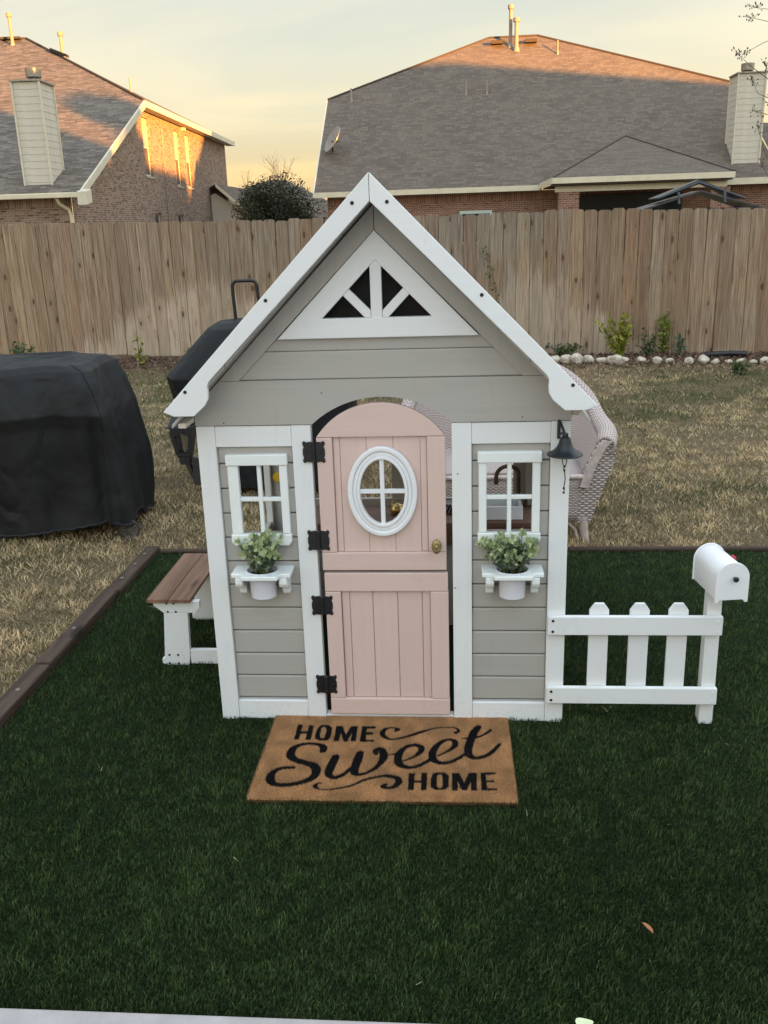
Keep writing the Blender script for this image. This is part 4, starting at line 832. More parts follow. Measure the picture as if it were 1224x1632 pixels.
# rear wall: posts, header, low panel under the counter
bx('rear_panel', mg['z'], ph, -.499, -.385, DP - .03, DP - .012, .004, 1.0, .003); bx('rear_panel', mg['z'], ph, -.042, .022, DP - .03, DP - .012, .46, .86, .003); bx('rear_panel', mg['z'], ph, .45, .499, DP - .03, DP - .012, .46, 1.0, .003)
z = .004
while z < .42: bx('rear_board', mg['x'], ph, -.384, .499, DP - .032, DP - .012, z, z + .078, .003); z += .079
bx('rear_header', mg['x'], ph, -.499, .499, DP - .04, DP - .01, 1.0, 1.12, .003)
z = 1.121
while z < 1.52:
    w2, w3 = (1.598 - z) / 1.0226, (1.598 - z - .078) / 1.0226; G().prism([(-w2, z), (w2, z), (w3, z + .078), (-w3, z + .078)], DP - .034, DP - .012).build('rear_gable_board', mg['x'], ph, .002); z += .079
bx('threshold', mw['x'], ph, -.208, .208, .004, .034, .002, .022, .002)

# ---- Dutch door
def leaf(name): return thing_part(name, (0, .01, .5), ph)
du = leaf('upper_door'); dx0, dx1 = -.1935, .190
ar = arch(.1905, .9525, .101, 26, -.0015)
ar = [(x, z) for x, z in ar]; arp = [(dx0 + .001, .9515)] + [(x + .0, z + .004) for x, z in ar[1:-1]] + [(dx1 - .001, .9515)]
G().prism(([(dx1, .9515)] + [(x, z) for x, z in ar][::-1][1:-1] + [(dx0, .9515)])[::-1][::-1], -.003, .016).build('arched_rail', mp['x'], du, .0022)
bx('door_stile', mp['z'], du, dx0, dx0 + .0475, -.003, .016, .5885, .9505, .0025); bx('door_stile', mp['z'], du, dx1 - .054, dx1, -.003, .016, .5885, .9505, .0025); bx('door_rail', mp['x'], du, dx0, dx1, -.003, .016, .529, .5875, .0025)
dl = leaf('lower_door'); bx('door_rail', mp['x'], dl, dx0 + .003, dx1 + .004, -.004, .016, .4590, .5195, .0025); bx('door_rail', mp['x'], dl, dx0 + .003, dx1 + .006, -.004, .016, .028, .0845, .0025)
bx('door_stile', mp['z'], dl, dx0 + .003, dx0 + .052, -.0035, .016, .0855, .458, .0025); bx('door_stile', mp['z'], dl, dx1 - .051, dx1 + .005, -.0035, .016, .0855, .458, .0025)
def planks(par, xs, z0, z1, hole=None):
    for a, b in zip(xs, xs[1:]):
        if hole is None: bx('door_plank', mp['z'], par, a + .0004, b - .0004, .007, .0155, z0, z1, .0034, seg=3); continue
        cx, cz, A_, B_ = hole; x0, x1 = a + .0004, b - .0004
        up = []; lo = []
        for x in np.linspace(x0, x1, 10):
            u = (x - cx) / A_; h = B_ * math.sqrt(max(0, 1 - u * u)) if abs(u) < 1 else 0; up.append((x, cz + h)); lo.append((x, cz - h))
        if max(p[1] for p in up) - cz < .001: bx('door_plank', mp['z'], par, x0, x1, .007, .0155, z0, z1, .0034, seg=3); continue
        G().prism([(x0, z0), (x1, z0)] + lo[::-1], .007, .0155).build('door_plank', mp['z'], par, .0012)
        G().prism(up + [(x1, z1), (x0, z1)], .007, .0155).build('door_plank', mp['z'], par, .0012)
planks(du, [-.1455, -.1245, -.045, .0355, .115, .1355], .5885, .951, (0, .783, .078, .110)); planks(dl, [-.1405, -.115, -.042, .036, .113, .139], .0855, .4585)
# oval window
ow = thing_part('oval_window', (0, -.005, .783), du); N_ = 56
g = G(); ring(g, ellipse(0, .783, .1055, .1405, N_), ellipse(0, .783, .0895, .1245, N_), -.012, .006); g.build('outer_ring', m_plastic, ow, .004, smooth=True, seg=3)
g = G(); ring(g, ellipse(0, .783, .0893, .1243, N_), ellipse(0, .783, .0775, .1115, N_), -.008, .006); g.build('middle_ring', m_plastic, ow, .003, smooth=True)
g = G(); ring(g, ellipse(0, .783, .0773, .1113, N_), ellipse(0, .783, .0675, .1010, N_), -.0125, .010); g.build('inner_ring', m_plastic, ow, .0028, smooth=True)
bx('muntin', m_plastic, ow, -.0065, .0065, -.006, .006, .682, .884, .001); bx('muntin', m_plastic, ow, -.0680, .0680, -.005, .005, .7775, .7905, .001)
# knob
kn = G(); kn.lathe([(.010, -.003), (.0105, .0), (.006, .004), (.005, .014), (.010, .019), (.0155, .024), (.0175, .030), (.0155, .036), (.010, .0395), (.006, .0385), (.003, .041), (0, .0415)], (0, 0, 0), 28, 'y'); kn.v = [(x * .86, y, z * 1.35) for x, y, z in kn.v]; kn.xf(Matrix.Translation((.161, -.003, .617))); kn.build('door_knob', m_brass, du, smooth=True)
# hinges
for z in (.9085, .629, .4125, .136):
    h_ = thing_part('hinge', (-.2015, -.004, z), ph); c = -.2015
    for sx in (-1, 1):
        pr = [(.002, -.030), (.012, -.032), (.0215, -.030), (.029, -.0345), (.034, -.030), (.0335, -.023), (.0305, -.018), (.0335, -.009), (.0335, .007), (.030, .016), (.033, .021), (.0345, .029), (.029, .034), (.022, .0295), (.012, .0315), (.002, .030)]
        q = [(c + sx * x, z + y) for x, y in pr]
        if sx < 0: q = q[::-1]
        G().prism(q, -.0055, -.002 if sx < 0 else -.0035).build('hinge_leaf', m_black, h_, .001)
        for a, b in ((.027, -.026), (.022, .0), (.027, .026)): G().lathe([(0, .003), (.0028, .0024), (.004, 0)], (c + sx * a, -.0055, z + b), 10, 'y').build('rivet', m_black, h_, smooth=True)
    g = G()
    for k in range(5): g.lathe([(.0052, -.0058), (.006, -.005), (.006, .005), (.0052, .0058)], (c, -.008, z - .024 + k * .012), 14)
    g.build('barrel', m_black, h_, smooth=True)
# small brackets holding the planters
def planter_shelf(cx):
    sh = thing_part('planter_shelf', (cx, -.03, .53), ph); z0, z1 = .527, .5405; y0, y1 = -.088, .0155
    hw_ = .0925; n = 6; fr = [(-hw_, -.062), (-hw_ + .022, -.062)] + [(-hw_ + .022 + .014 * math.sin(t), -.062 - .026 * (1 - math.cos(t)) ) for t in np.linspace(.2, PI / 2, n)] 
    rt = [(-x, y) for x, y in fr][::-1]
    out_ = [(hw_, y1), (-hw_, y1)] + fr + rt; out_ = [(cx + x, y) for x, y in out_]
    hole = ellipse(cx, -.030, .0465, .0415, 48)
    bm = bmesh.new(); ov_ = [bm.verts.new((x, y, z1)) for x, y in out_]; hv = [bm.verts.new((x, y, z1)) for x, y in hole]
    es = [bm.edges.new((l[i], l[(i + 1) % len(l)])) for l in (ov_, hv) for i in range(len(l))]
    r = bmesh.ops.triangle_fill(bm, use_beauty=True, edges=es); fs = [f for f in r['geom'] if isinstance(f, bmesh.types.BMFace)]
    ex = bmesh.ops.extrude_face_region(bm, geom=fs); bmesh.ops.translate(bm, verts=[v for v in ex['geom'] if isinstance(v, bmesh.types.BMVert)], vec=(0, 0, z0 - z1))
    bmesh.ops.recalc_face_normals(bm, faces=bm.faces); me = bpy.data.meshes.new('shelf_top'); 
    bmesh.ops.translate(bm, verts=bm.verts, vec=(-cx, .03, -.534)); bm.to_mesh(me); bm.free(); me.materials.append(m_offwhite); o = link('shelf_top', me, (cx, -.03, .534), sh)
    b_ = o.modifiers.new('bevel', 'BEVEL'); b_.width = .003; b_.segments = 3; b_.limit_method = 'ANGLE'; b_.angle_limit = .7
    for sx in (-1, 1):
        x0, x1 = sorted((cx + sx * .0560, cx + sx * .0800)); pr = [(.0145, .5265), (-.064, .5265), (-.066, .508), (-.060, .496), (-.044, .493), (-.026, .486), (-.018, .474), (-.016, .462), (-.010, .4555), (.0145, .4555)]
        g = G(); n_ = len(pr); vs = [(x0, a, b) for a, b in pr] + [(x1, a, b) for a, b in pr]; g.add(vs, [tuple(range(n_)), tuple(range(2 * n_ - 1, n_ - 1, -1))] + [(i, n_ + i, n_ + (i + 1) % n_, (i + 1) % n_) for i in range(n_)]); g.build('shelf_bracket', m_offwhite, sh, .0025)
for c in (-.3785, .389): planter_shelf(c)
# nail marks and knots in the paint
dots(ph, [(-.468, 1.0), (-.17, 1.085), (.415, 1.005), (.226, .835), (.216, .47)], -.0024, .0018, 'nail_mark')

# ================================================================== THINGS ON AND ROUND THE PLAYHOUSE
def potted(cx, label, spread, seed):
    random.seed(seed); t = thing('potted_plant', label, 'plant', (cx, -.03, .455), 'potted plants on the planter shelves')
    g = G().lathe([(.0, 0), (.034, 0), (.0385, .003), (.0435, .078), (.0485, .0865), (.052, .0885), (.0515, .0905), (.0475, .0905), (.044, .084), (.0425, .075), (0, .072)], (cx, -.030, .4535), 36); g.v = [(x, -.03 + (y + .03) * .9, z) for x, y, z in g.v]; g.build('pot', m_lilac, t, smooth=True)
    G().lathe([(0, .001), (.0415, 0)], (cx, -.030, .5285), 24).build('soil', m_soil, t)
    st = G(); Cd, Cl, Cy = [], [], []
    for k in range(38):
        a = random.uniform(0, 2 * PI); r = random.uniform(.15, 1) * spread(a) * 1.12; h = random.uniform(.035, .135) * (1 - .35 * (r / .11)); b = Vector((cx + math.cos(a) * .022, -.03 + math.sin(a) * .018, .526)); e_ = Vector((cx + math.cos(a) * r, -.034 + math.sin(a) * r * .62, .552 + h)); m_ = b.lerp(e_, .5) + Vector((0, 0, .02))
        if e_.y > .005: e_.y = .002; m_.y = min(m_.y, 0)
        st.tube([b, m_, e_], [.0016, .0012, .0008], 5)
        nl = 9
        for j in range(nl):
            u = .22 + .80 * j / nl; q = b.lerp(m_, u * 2) if u < .5 else m_.lerp(e_, u * 2 - 1)
            for s2 in range(3 if u > .8 else 2):
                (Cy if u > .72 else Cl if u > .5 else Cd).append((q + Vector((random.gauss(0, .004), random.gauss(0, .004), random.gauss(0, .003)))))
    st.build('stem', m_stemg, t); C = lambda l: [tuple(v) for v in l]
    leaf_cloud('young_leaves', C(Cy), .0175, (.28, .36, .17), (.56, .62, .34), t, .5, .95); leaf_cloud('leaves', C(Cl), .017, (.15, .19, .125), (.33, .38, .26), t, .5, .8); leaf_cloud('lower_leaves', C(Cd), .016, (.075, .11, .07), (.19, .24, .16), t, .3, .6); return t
m_stemg = plain('green_stem', (.10, .13, .05), .7)
potted(-.3785, 'bushy round green plant in a white pot on the left planter shelf', lambda a: .072, 3)
potted(.389, 'open spreading plant leaning left in a white pot on the right planter shelf', lambda a: .078 + (.035 if 2.2 < a < 4.2 else 0), 12)

# bell on the right corner post
bl = thing('dinner_bell', 'black metal bell with a knotted cord on the right corner post', 'bell', (.533, -.004, .95))
g = G(); g.tube([(.520, -.004, .992), (.520, -.016, .994), (.524, -.038, .984), (.531, -.050, .968), (.533, -.052, .955)], .004, 8); g.tube([(.520, -.005, .99), (.520, -.006, .94)], .005, 8); g.tube([(.520, -.008, .948), (.526, -.03, .962), (.532, -.046, .968)], .003, 6); g.build('bracket', m_black, bl, smooth=True)
prf = [(.0, .056), (.007, .056), (.009, .051), (.008, .046), (.014, .043), (.0165, .036), (.019, .026), (.024, .015), (.032, .006), (.043, -.0005), (.0505, -.004), (.0515, -.007), (.0495, -.0085), (.042, -.005), (.03, .001), (.018, .012), (.012, .03), (0, .034)]
G().lathe(prf, (.533, -.056, .911), 40).build('bell', m_blackm, bl, smooth=True)
g = G(); g.tube([(.533, -.056, .93), (.533, -.056, .903)], .004, 8); lp = [(.533 + .006 * math.sin(t), -.056, .886 - .016 * math.cos(t)) for t in np.linspace(0, 2 * PI, 16)]; g.tube([(x, y, z) for x, y, z in lp], .0014, 6)
g.tube([(.533, -.056, .872), (.531, -.056, .862), (.535, -.055, .846), (.536, -.056, .828), (.533, -.056, .808), (.534, -.056, .794)], .0017, 6)
for z in (.868, .857, .803, .790): g.lathe([(.0, -.004), (.0035, -.002), (.0035, .002), (0, .004)], (.533, -.056, z), 8)
g.build('cord', m_black, bl, smooth=True)

# lantern on the left wall, under the eave
ln = thing('wall_lantern', 'black lantern with an amber bulb under the left eave', 'lantern', (-.56, .15, .86)); lx, ly = -.640, .150
def frus(g, w0, z0, w1, z1, d0=None, d1=None):
    d0 = d0 or w0; d1 = d1 or w1; return g.add([(lx - w0, ly - d0, z0), (lx + w0, ly - d0, z0), (lx + w0, ly + d0, z0), (lx - w0, ly + d0, z0), (lx - w1, ly - d1, z1), (lx + w1, ly - d1, z1), (lx + w1, ly + d1, z1), (lx - w1, ly + d1, z1)], [(0, 3, 2, 1), (4, 5, 6, 7), (0, 1, 5, 4), (1, 2, 6, 5), (2, 3, 7, 6), (3, 0, 4, 7)])
g = G(); frus(g, .0385, .966, .025, .996); frus(g, .042, .960, .042, .966); g.build('cap', m_blackm, ln, .001)
g = G(); frus(g, .0335, .948, .0345, .9598); frus(g, .0195, .862, .0215, .8715); g.build('body', m_black, ln, .001)
for sy in (-1, 1):
    o4 = [(lx - .0335, .948), (lx - .0215, .8715), (lx + .0215, .8715), (lx + .0335, .948)]; n4 = 8
    def wk(P_, n): return [(P_[i][0] + (P_[(i + 1) % 4][0] - P_[i][0]) * j / n, P_[i][1] + (P_[(i + 1) % 4][1] - P_[i][1]) * j / n) for i in range(4) for j in range(n)]
    i4 = [(lx - .022, .932), (lx - .0130, .8795), (lx + .0130, .8795), (lx + .022, .932)]; inn = wk(i4, n4); inn = [(x, z + (.010 * (1 - ((x - lx) / .022) ** 2) if z > .931 else 0)) for x, z in inn]
    g = G(); ring(g, wk(o4, n4), inn, 0, .004); g.v = [(x, ly + sy * (.0215 + .012 * (z - .8715) / .0765) - (.004 if sy > 0 else 0) + y, z) for x, y, z in g.v]; g.build('face_frame', m_black, ln)
for sx in (-1, 1):
    g = G(); g.add([(lx + sx * .0215, ly - .0215, .8715), (lx + sx * .0215, ly + .0215, .8715), (lx + sx * .0335, ly + .0335, .948), (lx + sx * .0335, ly - .0335, .948)], [(0, 1, 2, 3)]); sp_ = g.build('side_panel', m_black, ln, fix=False); md = sp_.modifiers.new('thickness', 'SOLIDIFY'); md.thickness = .003
gm = NT('smoky_glass', .08, .5); gm.col((.03, .03, .045)); gm.b.inputs['Alpha'].default_value = .35
g = G(); frus(g, .0165, .872, .0260, .9470); g.build('glass', gm.m, ln, fix=True)
G().tube([(lx, ly, .935), (lx, ly, .878)], .0045, 8).build('bulb', m_candle, ln, smooth=True)
g = G(); frus(g, .0155, .838, .0185, .8615); g.build('base', m_black, ln, .001); G().tube([(lx + .006, ly, .84), (lx + .02, ly, .80), (lx + .028, ly, .785)], [.010, .009, .008], 8).build('tail', m_black, ln, smooth=True); bx('wall_plate', m_black, ln, -.6175, -.5545, ly - .015, ly + .015, .77, .86, .002)

# bench at the left
be = thing('play_bench', 'small white bench with a stained two plank seat beside the playhouse', 'bench', (-.8, .6, 0))
for a, b in ((-.905, -.8255), (-.8235, -.743)): bx('seat_plank', m_bench, be, a, b, .362, .852, .262, .277, .002)
for y, fr in ((.385, True), (.795, False)):
    t_ = .019; G().prism([(-.867, .034), (-.877, .030), (-.877, .012), (-.862, .004), (-.776, .004), (-.770, .04), (-.763, .215), (-.852, .215)], y - .002, y + t_).build('leg', mw['z'], be, .002)
    G().prism([(-.852, .2155), (-.735, .2155), (-.716, .236), (-.716, .2612), (-.888, .2612), (-.888, .244)], y - .003, y + t_).build('cleat', mw['x'], be, .002)
    bx('stretcher', mw['x'], be, -.769, -.556, y + .001, y + t_, .008, .066, .002)
bx('long_rail', mw['y'], be, -.842, -.806, .406, .793, .205, .258, .002)
G().prism([(-.762, .200), (-.740, .2150), (-.70, .185), (-.56, .07), (-.56, .048), (-.60, .0665)], .800, .812).build('brace', mw['x'], be, .002)
dots(be, [(-.838, .253), (-.812, .253), (-.836, .220), (-.806, .220), (-.848, .046), (-.815, .046), (-.850, .012), (-.816, .012)], .3815, .0042)

# picket fence and mailbox
pf = thing('picket_fence', 'low white picket fence panel running right from the playhouse', 'fence', (.77, -.02, 0))
bx('fence_post', mw['z'], pf, .983, 1.026, -.0005, .042, .0, .4705, .002)
for z0, z1 in ((.319, .380), (.082, .137)):
    r_ = bx('fence_rail', mw['x'], pf, .5005, 1.028, -.0195, -.0015, z0, z1, .002); dots(r_, [(.516, z0 + .012), (.516, z1 - .013)], -.0202, .0045); dots(r_, [(1.014, z0 + .012), (1.014, z1 - .013)], -.0198, .003, 'screw', m_plastic)
pk = G().prism([(-.030, -.165), (.030, -.165), (.030, .135), (.014, .158), (-.014, .158), (-.030, .135)], -.006, .006).mesh('fence_picket', mw['z'], .002)[0]
for x in (.659, .782, .899): link('fence_picket', pk, (x, .0065, .255), pf)
mb = thing('mailbox', 'small white arched mailbox with black knob and red flag on the end fence post', 'mailbox', (1.0, .0, .4705))
R8 = Matrix.Translation((1.010, -.016, .0)) @ Matrix.Rotation(.13, 4, 'Z')
def arc_pts(hw, z0, zs, n=16): return [(-hw, z0), (hw, z0)] + [(hw * math.cos(t), zs + hw * .98 * math.sin(t)) for t in np.linspace(0, PI, n)]
g = G().prism(arc_pts(.046, .4715, .5370), -.076, .088); g.xf(R8); g.build('box', m_plastic, mb, .002, smooth=True)
for a, b in ((-.084, -.0765), (.0885, .094)):
    q = [(-.0495, .4715), (-.0495, .4705), (.0495, .4705), (.0495, .4715)] + [(.0495 * math.cos(t), .537 + .0495 * math.sin(t)) for t in np.linspace(0, PI, 18)]
    q = [(-.0495, .462), (-.040, .462), (-.034, .4705), (.034, .4705), (.040, .462), (.0495, .462)] + [(.0495 * math.cos(t), .5375 + .0495 * math.sin(t)) for t in np.linspace(0, PI, 18)] if a < 0 else q
    g = G().prism(q, a, b); g.xf(R8); g.build('door' if a < 0 else 'back_panel', m_plastic, mb, .0015)
g = G().lathe([(.004, -.002), (.0045, .006), (.0075, .009), (.0085, .013), (.006, .017), (0, .018)], (.004, -.084, .5390), 16, 'y'); g.xf(R8); g.build('knob', m_black, mb, smooth=True)
g = G().prism([(-.004, .50), (.004, .50), (.004, .545), (.022, .545), (.022, .562), (-.004, .562)], .0, .004, 'x'); g.v = [(x + .047, y + .020, z + .002) for x, y, z in g.v]; g.xf(R8); g.build('flag', m_red, mb, .0008)

# doormat: coir pile printed with black lettering
STROKES = [
 [(-193,-209,10),(-193,-190,12),(-206,-174,9),(-230,-168,7),(-264,-173,8),(-287,-199,12),(-287,-237,14),(-266,-261,12),(-235,-274,12),(-208,-290,14),(-197,-319,14),(-205,-351,12),(-232,-375,10),(-274,-389,9),(-311,-385,10),(-327,-360,14),(-325,-328,11),(-305,-305,8),(-269,-299,7)],
 [(-149,-239,12),(-154,-270,14),(-160,-318,13),(-155,-339,11),(-136,-348,8),(-114,-330,7),(-98,-301,7)],
 [(-77,-217,12),(-81,-257,14),(-85,-311,13),(-77,-329,10),(-54,-326,6),(-29,-304,7),(-10,-271,9)],
 [(-11,-271,9),(-3,-236,13),(-10,-202,12),(-23,-193,9),(-31,-205,9),(-28,-218,8)],
 [(4,-226,4),(19,-222,3),(35,-216,5)],
 [(58,-256,4),(84,-237,5),(105,-208,9),(108,-180,10),(85,-168,8),(58,-184,9),(40,-229,12),(47,-274,12),(75,-291,8),(106,-279,7),(136,-248,7)],
 [(160,-226,4),(189,-200,5),(210,-171,9),(209,-142,9),(189,-135,7),(164,-156,9),(145,-201,12),(147,-247,12),(174,-265,8),(210,-249,7),(242,-215,7)],
 [(286,-57,10),(273,-85,13),(262,-128,13),(252,-180,13),(254,-220,12),(275,-235,8),(308,-219,8),(333,-184,7),(348,-157,6)],
 [(234,-125,3),(262,-125,6),(294,-109,5),(323,-77,6)],
 [(22,-87,5),(31,-76,6),(8,-68,4),(-11,-77,7),(-18,-104,9),(-5,-127,7),(20,-137,4),(61,-119,6),(99,-95,7),(142,-70,4),(184,-61,3),(213,-65,4),(223,-82,5),(214,-93,7)],
 [(-174,-379,3),(-183,-377,4),(-190,-393,7),(-176,-407,3),(-153,-408,3),(-118,-400,4),(-82,-384,5),(-49,-357,5),(-5,-338,5)],
 [(-6,-338,5),(16,-336,7),(43,-346,9),(49,-367,11),(39,-388,8),(21,-395,6),(5,-389,8),(14,-377,4)],
]
LETTERS = [
 [(-295,-54),(-279,-55),(-277,-145),(-293,-144)],
 [(-258,-58),(-242,-58),(-239,-146),(-257,-147)],
 [(-279,-94),(-252,-94),(-252,-108),(-279,-108)],
 [(-227,-71),(-218,-55),(-196,-54),(-182,-67),(-179,-95),(-179,-132),(-187,-149),(-213,-149),(-228,-136),(-231,-109)],
 '-',
 [(-211,-69),(-203,-69),(-199,-83),(-198,-129),(-205,-135),(-212,-130),(-214,-114),(-215,-77)],
 [(-169,-59),(-149,-60),(-133,-110),(-122,-60),(-99,-60),(-97,-151),(-114,-151),(-115,-103),(-123,-152),(-135,-152),(-149,-104),(-151,-151),(-167,-151)],
 [(-85,-61),(-41,-60),(-42,-74),(-69,-73),(-68,-96),(-47,-95),(-47,-111),(-68,-111),(-67,-140),(-40,-141),(-40,-151),(-85,-153)],
 [(76,-319),(95,-319),(94,-404),(78,-403)],
 [(113,-315),(130,-315),(131,-403),(115,-404)],
 [(93,-356),(115,-355),(115,-368),(93,-368)],
 [(147,-319),(157,-314),(180,-313),(193,-326),(194,-382),(184,-400),(156,-402),(142,-389),(142,-339)],
 '-',
 [(162,-327),(172,-325),(176,-335),(176,-383),(170,-391),(163,-389),(160,-378),(160,-338)],
 [(202,-316),(223,-315),(238,-364),(251,-313),(275,-312),(273,-401),(257,-401),(257,-353),(245,-400),(230,-400),(220,-359),(219,-402),(203,-402)],
 [(285,-312),(329,-308),(330,-318),(301,-323),(301,-349),(324,-350),(324,-358),(301,-361),(303,-387),(331,-389),(331,-398),(286,-400)],
]
def coir():
    w_, h_ = .758, .468; r = 500; nx, ny = int(w_ * r * 2), int(h_ * r * 2); img = np.zeros((ny, nx), bool); yy, xx = np.mgrid[0:ny, 0:nx]; X_ = xx / (2 * r) * 1000 - 374; Y_ = yy / (2 * r) * 1000 - 459
    for st in STROKES:
        P_ = np.array(st, float); n = len(P_); Q = []
        for i in range(n - 1):
            p0, p1, p2, p3 = P_[max(i - 1, 0)], P_[i], P_[i + 1], P_[min(i + 2, n - 1)]
            for t in np.linspace(0, 1, 14, endpoint=False): Q.append(.5 * ((2 * p1) + (-p0 + p2) * t + (2 * p0 - 5 * p1 + 4 * p2 - p3) * t * t + (-p0 + 3 * p1 - 3 * p2 + p3) * t ** 3))
        Q.append(P_[-1])
        for x, y, rad in Q:
            i0, i1 = int(max(0, x - rad + 374)), int(x + rad + 376); j0, j1 = int(max(0, y - rad * 1.1 + 459)), int(y + rad * 1.1 + 461)
            img[j0:j1, i0:i1] |= ((X_[j0:j1, i0:i1] - x) / rad) ** 2 + ((Y_[j0:j1, i0:i1] - y) / (rad * 1.05)) ** 2 < 1
    def inpoly(pts):
        ins = np.zeros(X_.shape, bool); n = len(pts)
        for i in range(n):
            (xa, ya), (xb, yb) = pts[i], pts[(i + 1) % n]
            if ya == yb: continue
            c = ((ya > Y_) != (yb > Y_)) & (X_ < (xb - xa) * (Y_ - ya) / (yb - ya) + xa); ins ^= c
        return ins
    neg = False
    for q in LETTERS:
        if q == '-': neg = True; continue
        if neg: img &= ~inpoly(q); neg = False
        else: img |= inpoly(q)
    return img, w_, h_
img, MW, MH = coir(); MX0, MY0 = -.374, -.459
dm = thing('doormat', 'tan coir doormat printed with HOME Sweet HOME in black before the door', 'doormat', (.005, -.225, 0))
def mat_col(x, y, n, dark=1.0):
    i = np.clip(((x - MX0) * 1000).astype(int), 0, img.shape[1] - 1); j = np.clip(((y - MY0) * 1000).astype(int), 0, img.shape[0] - 1); ink = img[j, i]
    v = RNG.random((n, 1)); c = np.array([.42, .225, .10]) * (1 - v) + np.array([.80, .50, .26]) * v
    pt = vnoise((x + 2) * 1, (y + 2) * 1, 30, 44)[:, None]; c = c * (.78 + .38 * pt)
    c[ink] = np.array([.010, .010, .012]) * (1 + RNG.random((ink.sum(), 1))); return c
sk = .0; b_ = NT('coir_base', .95, .05); b_.col((.10, .06, .03)); 
g = G(); n = 12; oc = [(MX0 + .006, MY0 + .004), (MX0 + MW - .004, MY0 + .010), (MX0 + MW - .008, MY0 + MH), (MX0 + .004, MY0 + MH)]; g.prism(oc, .003, .013, 'z'); g.build('mat_backing', b_.m, dm, .003)
N = 300000; x = RNG.uniform(MX0, MX0 + MW, N); y = RNG.uniform(MY0, MY0 + MH, N); k = (y > MY0 + .001 + (x - MX0) * .011) & (x > MX0 + .001 + (y - MY0) * .012 * 0) & (x < MX0 + MW + (y - MY0) * -.008); x, y = x[k], y[k]; N = len(x)
P3 = np.stack([x, y, np.full(N, .012)], 1); V, F, C = blades(P3, RNG.uniform(.005, .0085, N), RNG.uniform(.0011, .0020, N), RNG.uniform(.05, .55, N), RNG.uniform(0, 6.3, N), mat_col(x, y, N), 1)
numpy_mesh('coir_pile', V, F, m_coir, C, dm)
per = []
for (a, b) in (((MX0, MY0), (MX0 + MW, MY0 + .008)), ((MX0, MY0), (MX0, MY0 + MH)), ((MX0 + MW - .002, MY0), (MX0 + MW - .006, MY0 + MH))):
    t = RNG.random(9000); per.append(np.stack([a[0] + (b[0] - a[0]) * t, a[1] + (b[1] - a[1]) * t, RNG.uniform(.004, .014, 9000)], 1))
per = np.concatenate(per); N = len(per); nx_ = np.where(per[:, 1] < MY0 + .012, -PI / 2, np.where(per[:, 0] < 0, PI, 0)) + RNG.normal(0, .5, N); v = RNG.random((N, 1))
V, F, C = blades(per, RNG.uniform(.005, .009, N), RNG.uniform(.001, .0018, N), RNG.uniform(.5, .95, N), nx_, np.array([.26, .14, .065]) * (1 - v) + np.array([.50, .30, .155]) * v, 1); V[:, 2] = np.maximum(V[:, 2] - .003, .002); numpy_mesh('coir_edge', V, F, m_coir, C, dm)

# fallen leaf on the turf
lf = G(); pts = [(0, -.016), (.007, -.008), (.009, .002), (.005, .011), (0, .017), (-.006, .010), (-.008, 0), (-.006, -.009)]
lf.add([(x, y, .003 * abs(x) / .008 + .001 * (i % 2)) for i, (x, y) in enumerate(pts)] + [(0, 0, 0)], [(8, i, (i + 1) % 8) for i in range(8)]); lf.xf(Matrix.Translation((.643, -.93, .027)) @ Matrix.Rotation(.5, 4, 'Y') @ Matrix.Rotation(.9, 4, 'Z')); tag(lf.build('fallen_leaf', plain('dry_leaf', (.33, .13, .055), .7), fix=False), 'small rust brown dead leaf on the turf at lower right', 'leaf')
lf = G(); pts = [(.018 * math.cos(t), .013 * math.sin(t) * (1 - .3 * math.cos(t))) for t in np.linspace(0, 2 * PI, 12, endpoint=False)]; lf.add([(x, y, .005 * (x / .018) ** 2) for x, y in pts] + [(0, 0, 0)], [(12, i, (i + 1) % 12) for i in range(12)]); lf.xf(Matrix.Translation((.468, -1.195, .026))); tag(lf.build('fallen_leaf', plain('pale_leaf', (.62, .68, .42), .7), fix=False), 'pale green leaf at the bottom edge of the turf by the concrete', 'leaf')

# ================================================================== INSIDE THE PLAYHOUSE
kc = thing('play_counter', 'stained wood play kitchen counter along the back wall of the playhouse', 'counter', (.06, .8, 0))
bx('counter_top', m_counter, kc, -.382, .528, .70, .93, .432, .450, .002); bx('counter_apron', m_counter, kc, -.38, .526, .705, .72, .36, .431, .002); bx('counter_front', mg['x'], kc, -.06, .52, .73, .745, .01, .358, .002)
sk_ = thing('play_sink', 'white play sink set on the counter at the right', 'sink', (.41, .8, .45)); g = G()
ring(g, [(.325, .4505), (.475, .4505), (.475, .503), (.325, .503)], [(.337, .462), (.463, .462), (.463, .4995), (.337, .4995)], 0, .001)
bx('basin_front', m_plastic, sk_, .325, .475, .735, .747, .4505, .503, .002); bx('basin_back', m_plastic, sk_, .325, .475, .89, .90, .4505, .503, .002); bx('basin_side', m_plastic, sk_, .325, .335, .7475, .8895, .4505, .503, .002); bx('basin_side', m_plastic, sk_, .465, .475, .7475, .8895, .4505, .503, .002); bx('basin_floor', m_plastic, sk_, .336, .464, .748, .889, .4505, .456, .001)
fa = thing('play_faucet', 'bronze goose neck faucet behind the play sink', 'faucet', (.45, .88, .45)); g = G(); pts = [(.468, .91, .45), (.468, .905, .58)] + [(.423 + .045 * math.cos(t), .90 - .01 * t, .585 + .040 * math.sin(t)) for t in np.linspace(0, PI, 12)] + [(.378, .868, .555)]; g.tube(pts, .0085, 10); g.build('spout', m_bronze, fa, smooth=True)
for x in (.437, .497): g = G().lathe([(.008, 0), (.008, .03), (.014, .034), (.014, .044), (.006, .05), (0, .05)], (x, .905, .45), 12); g.build('tap', m_bronze, fa, smooth=True)
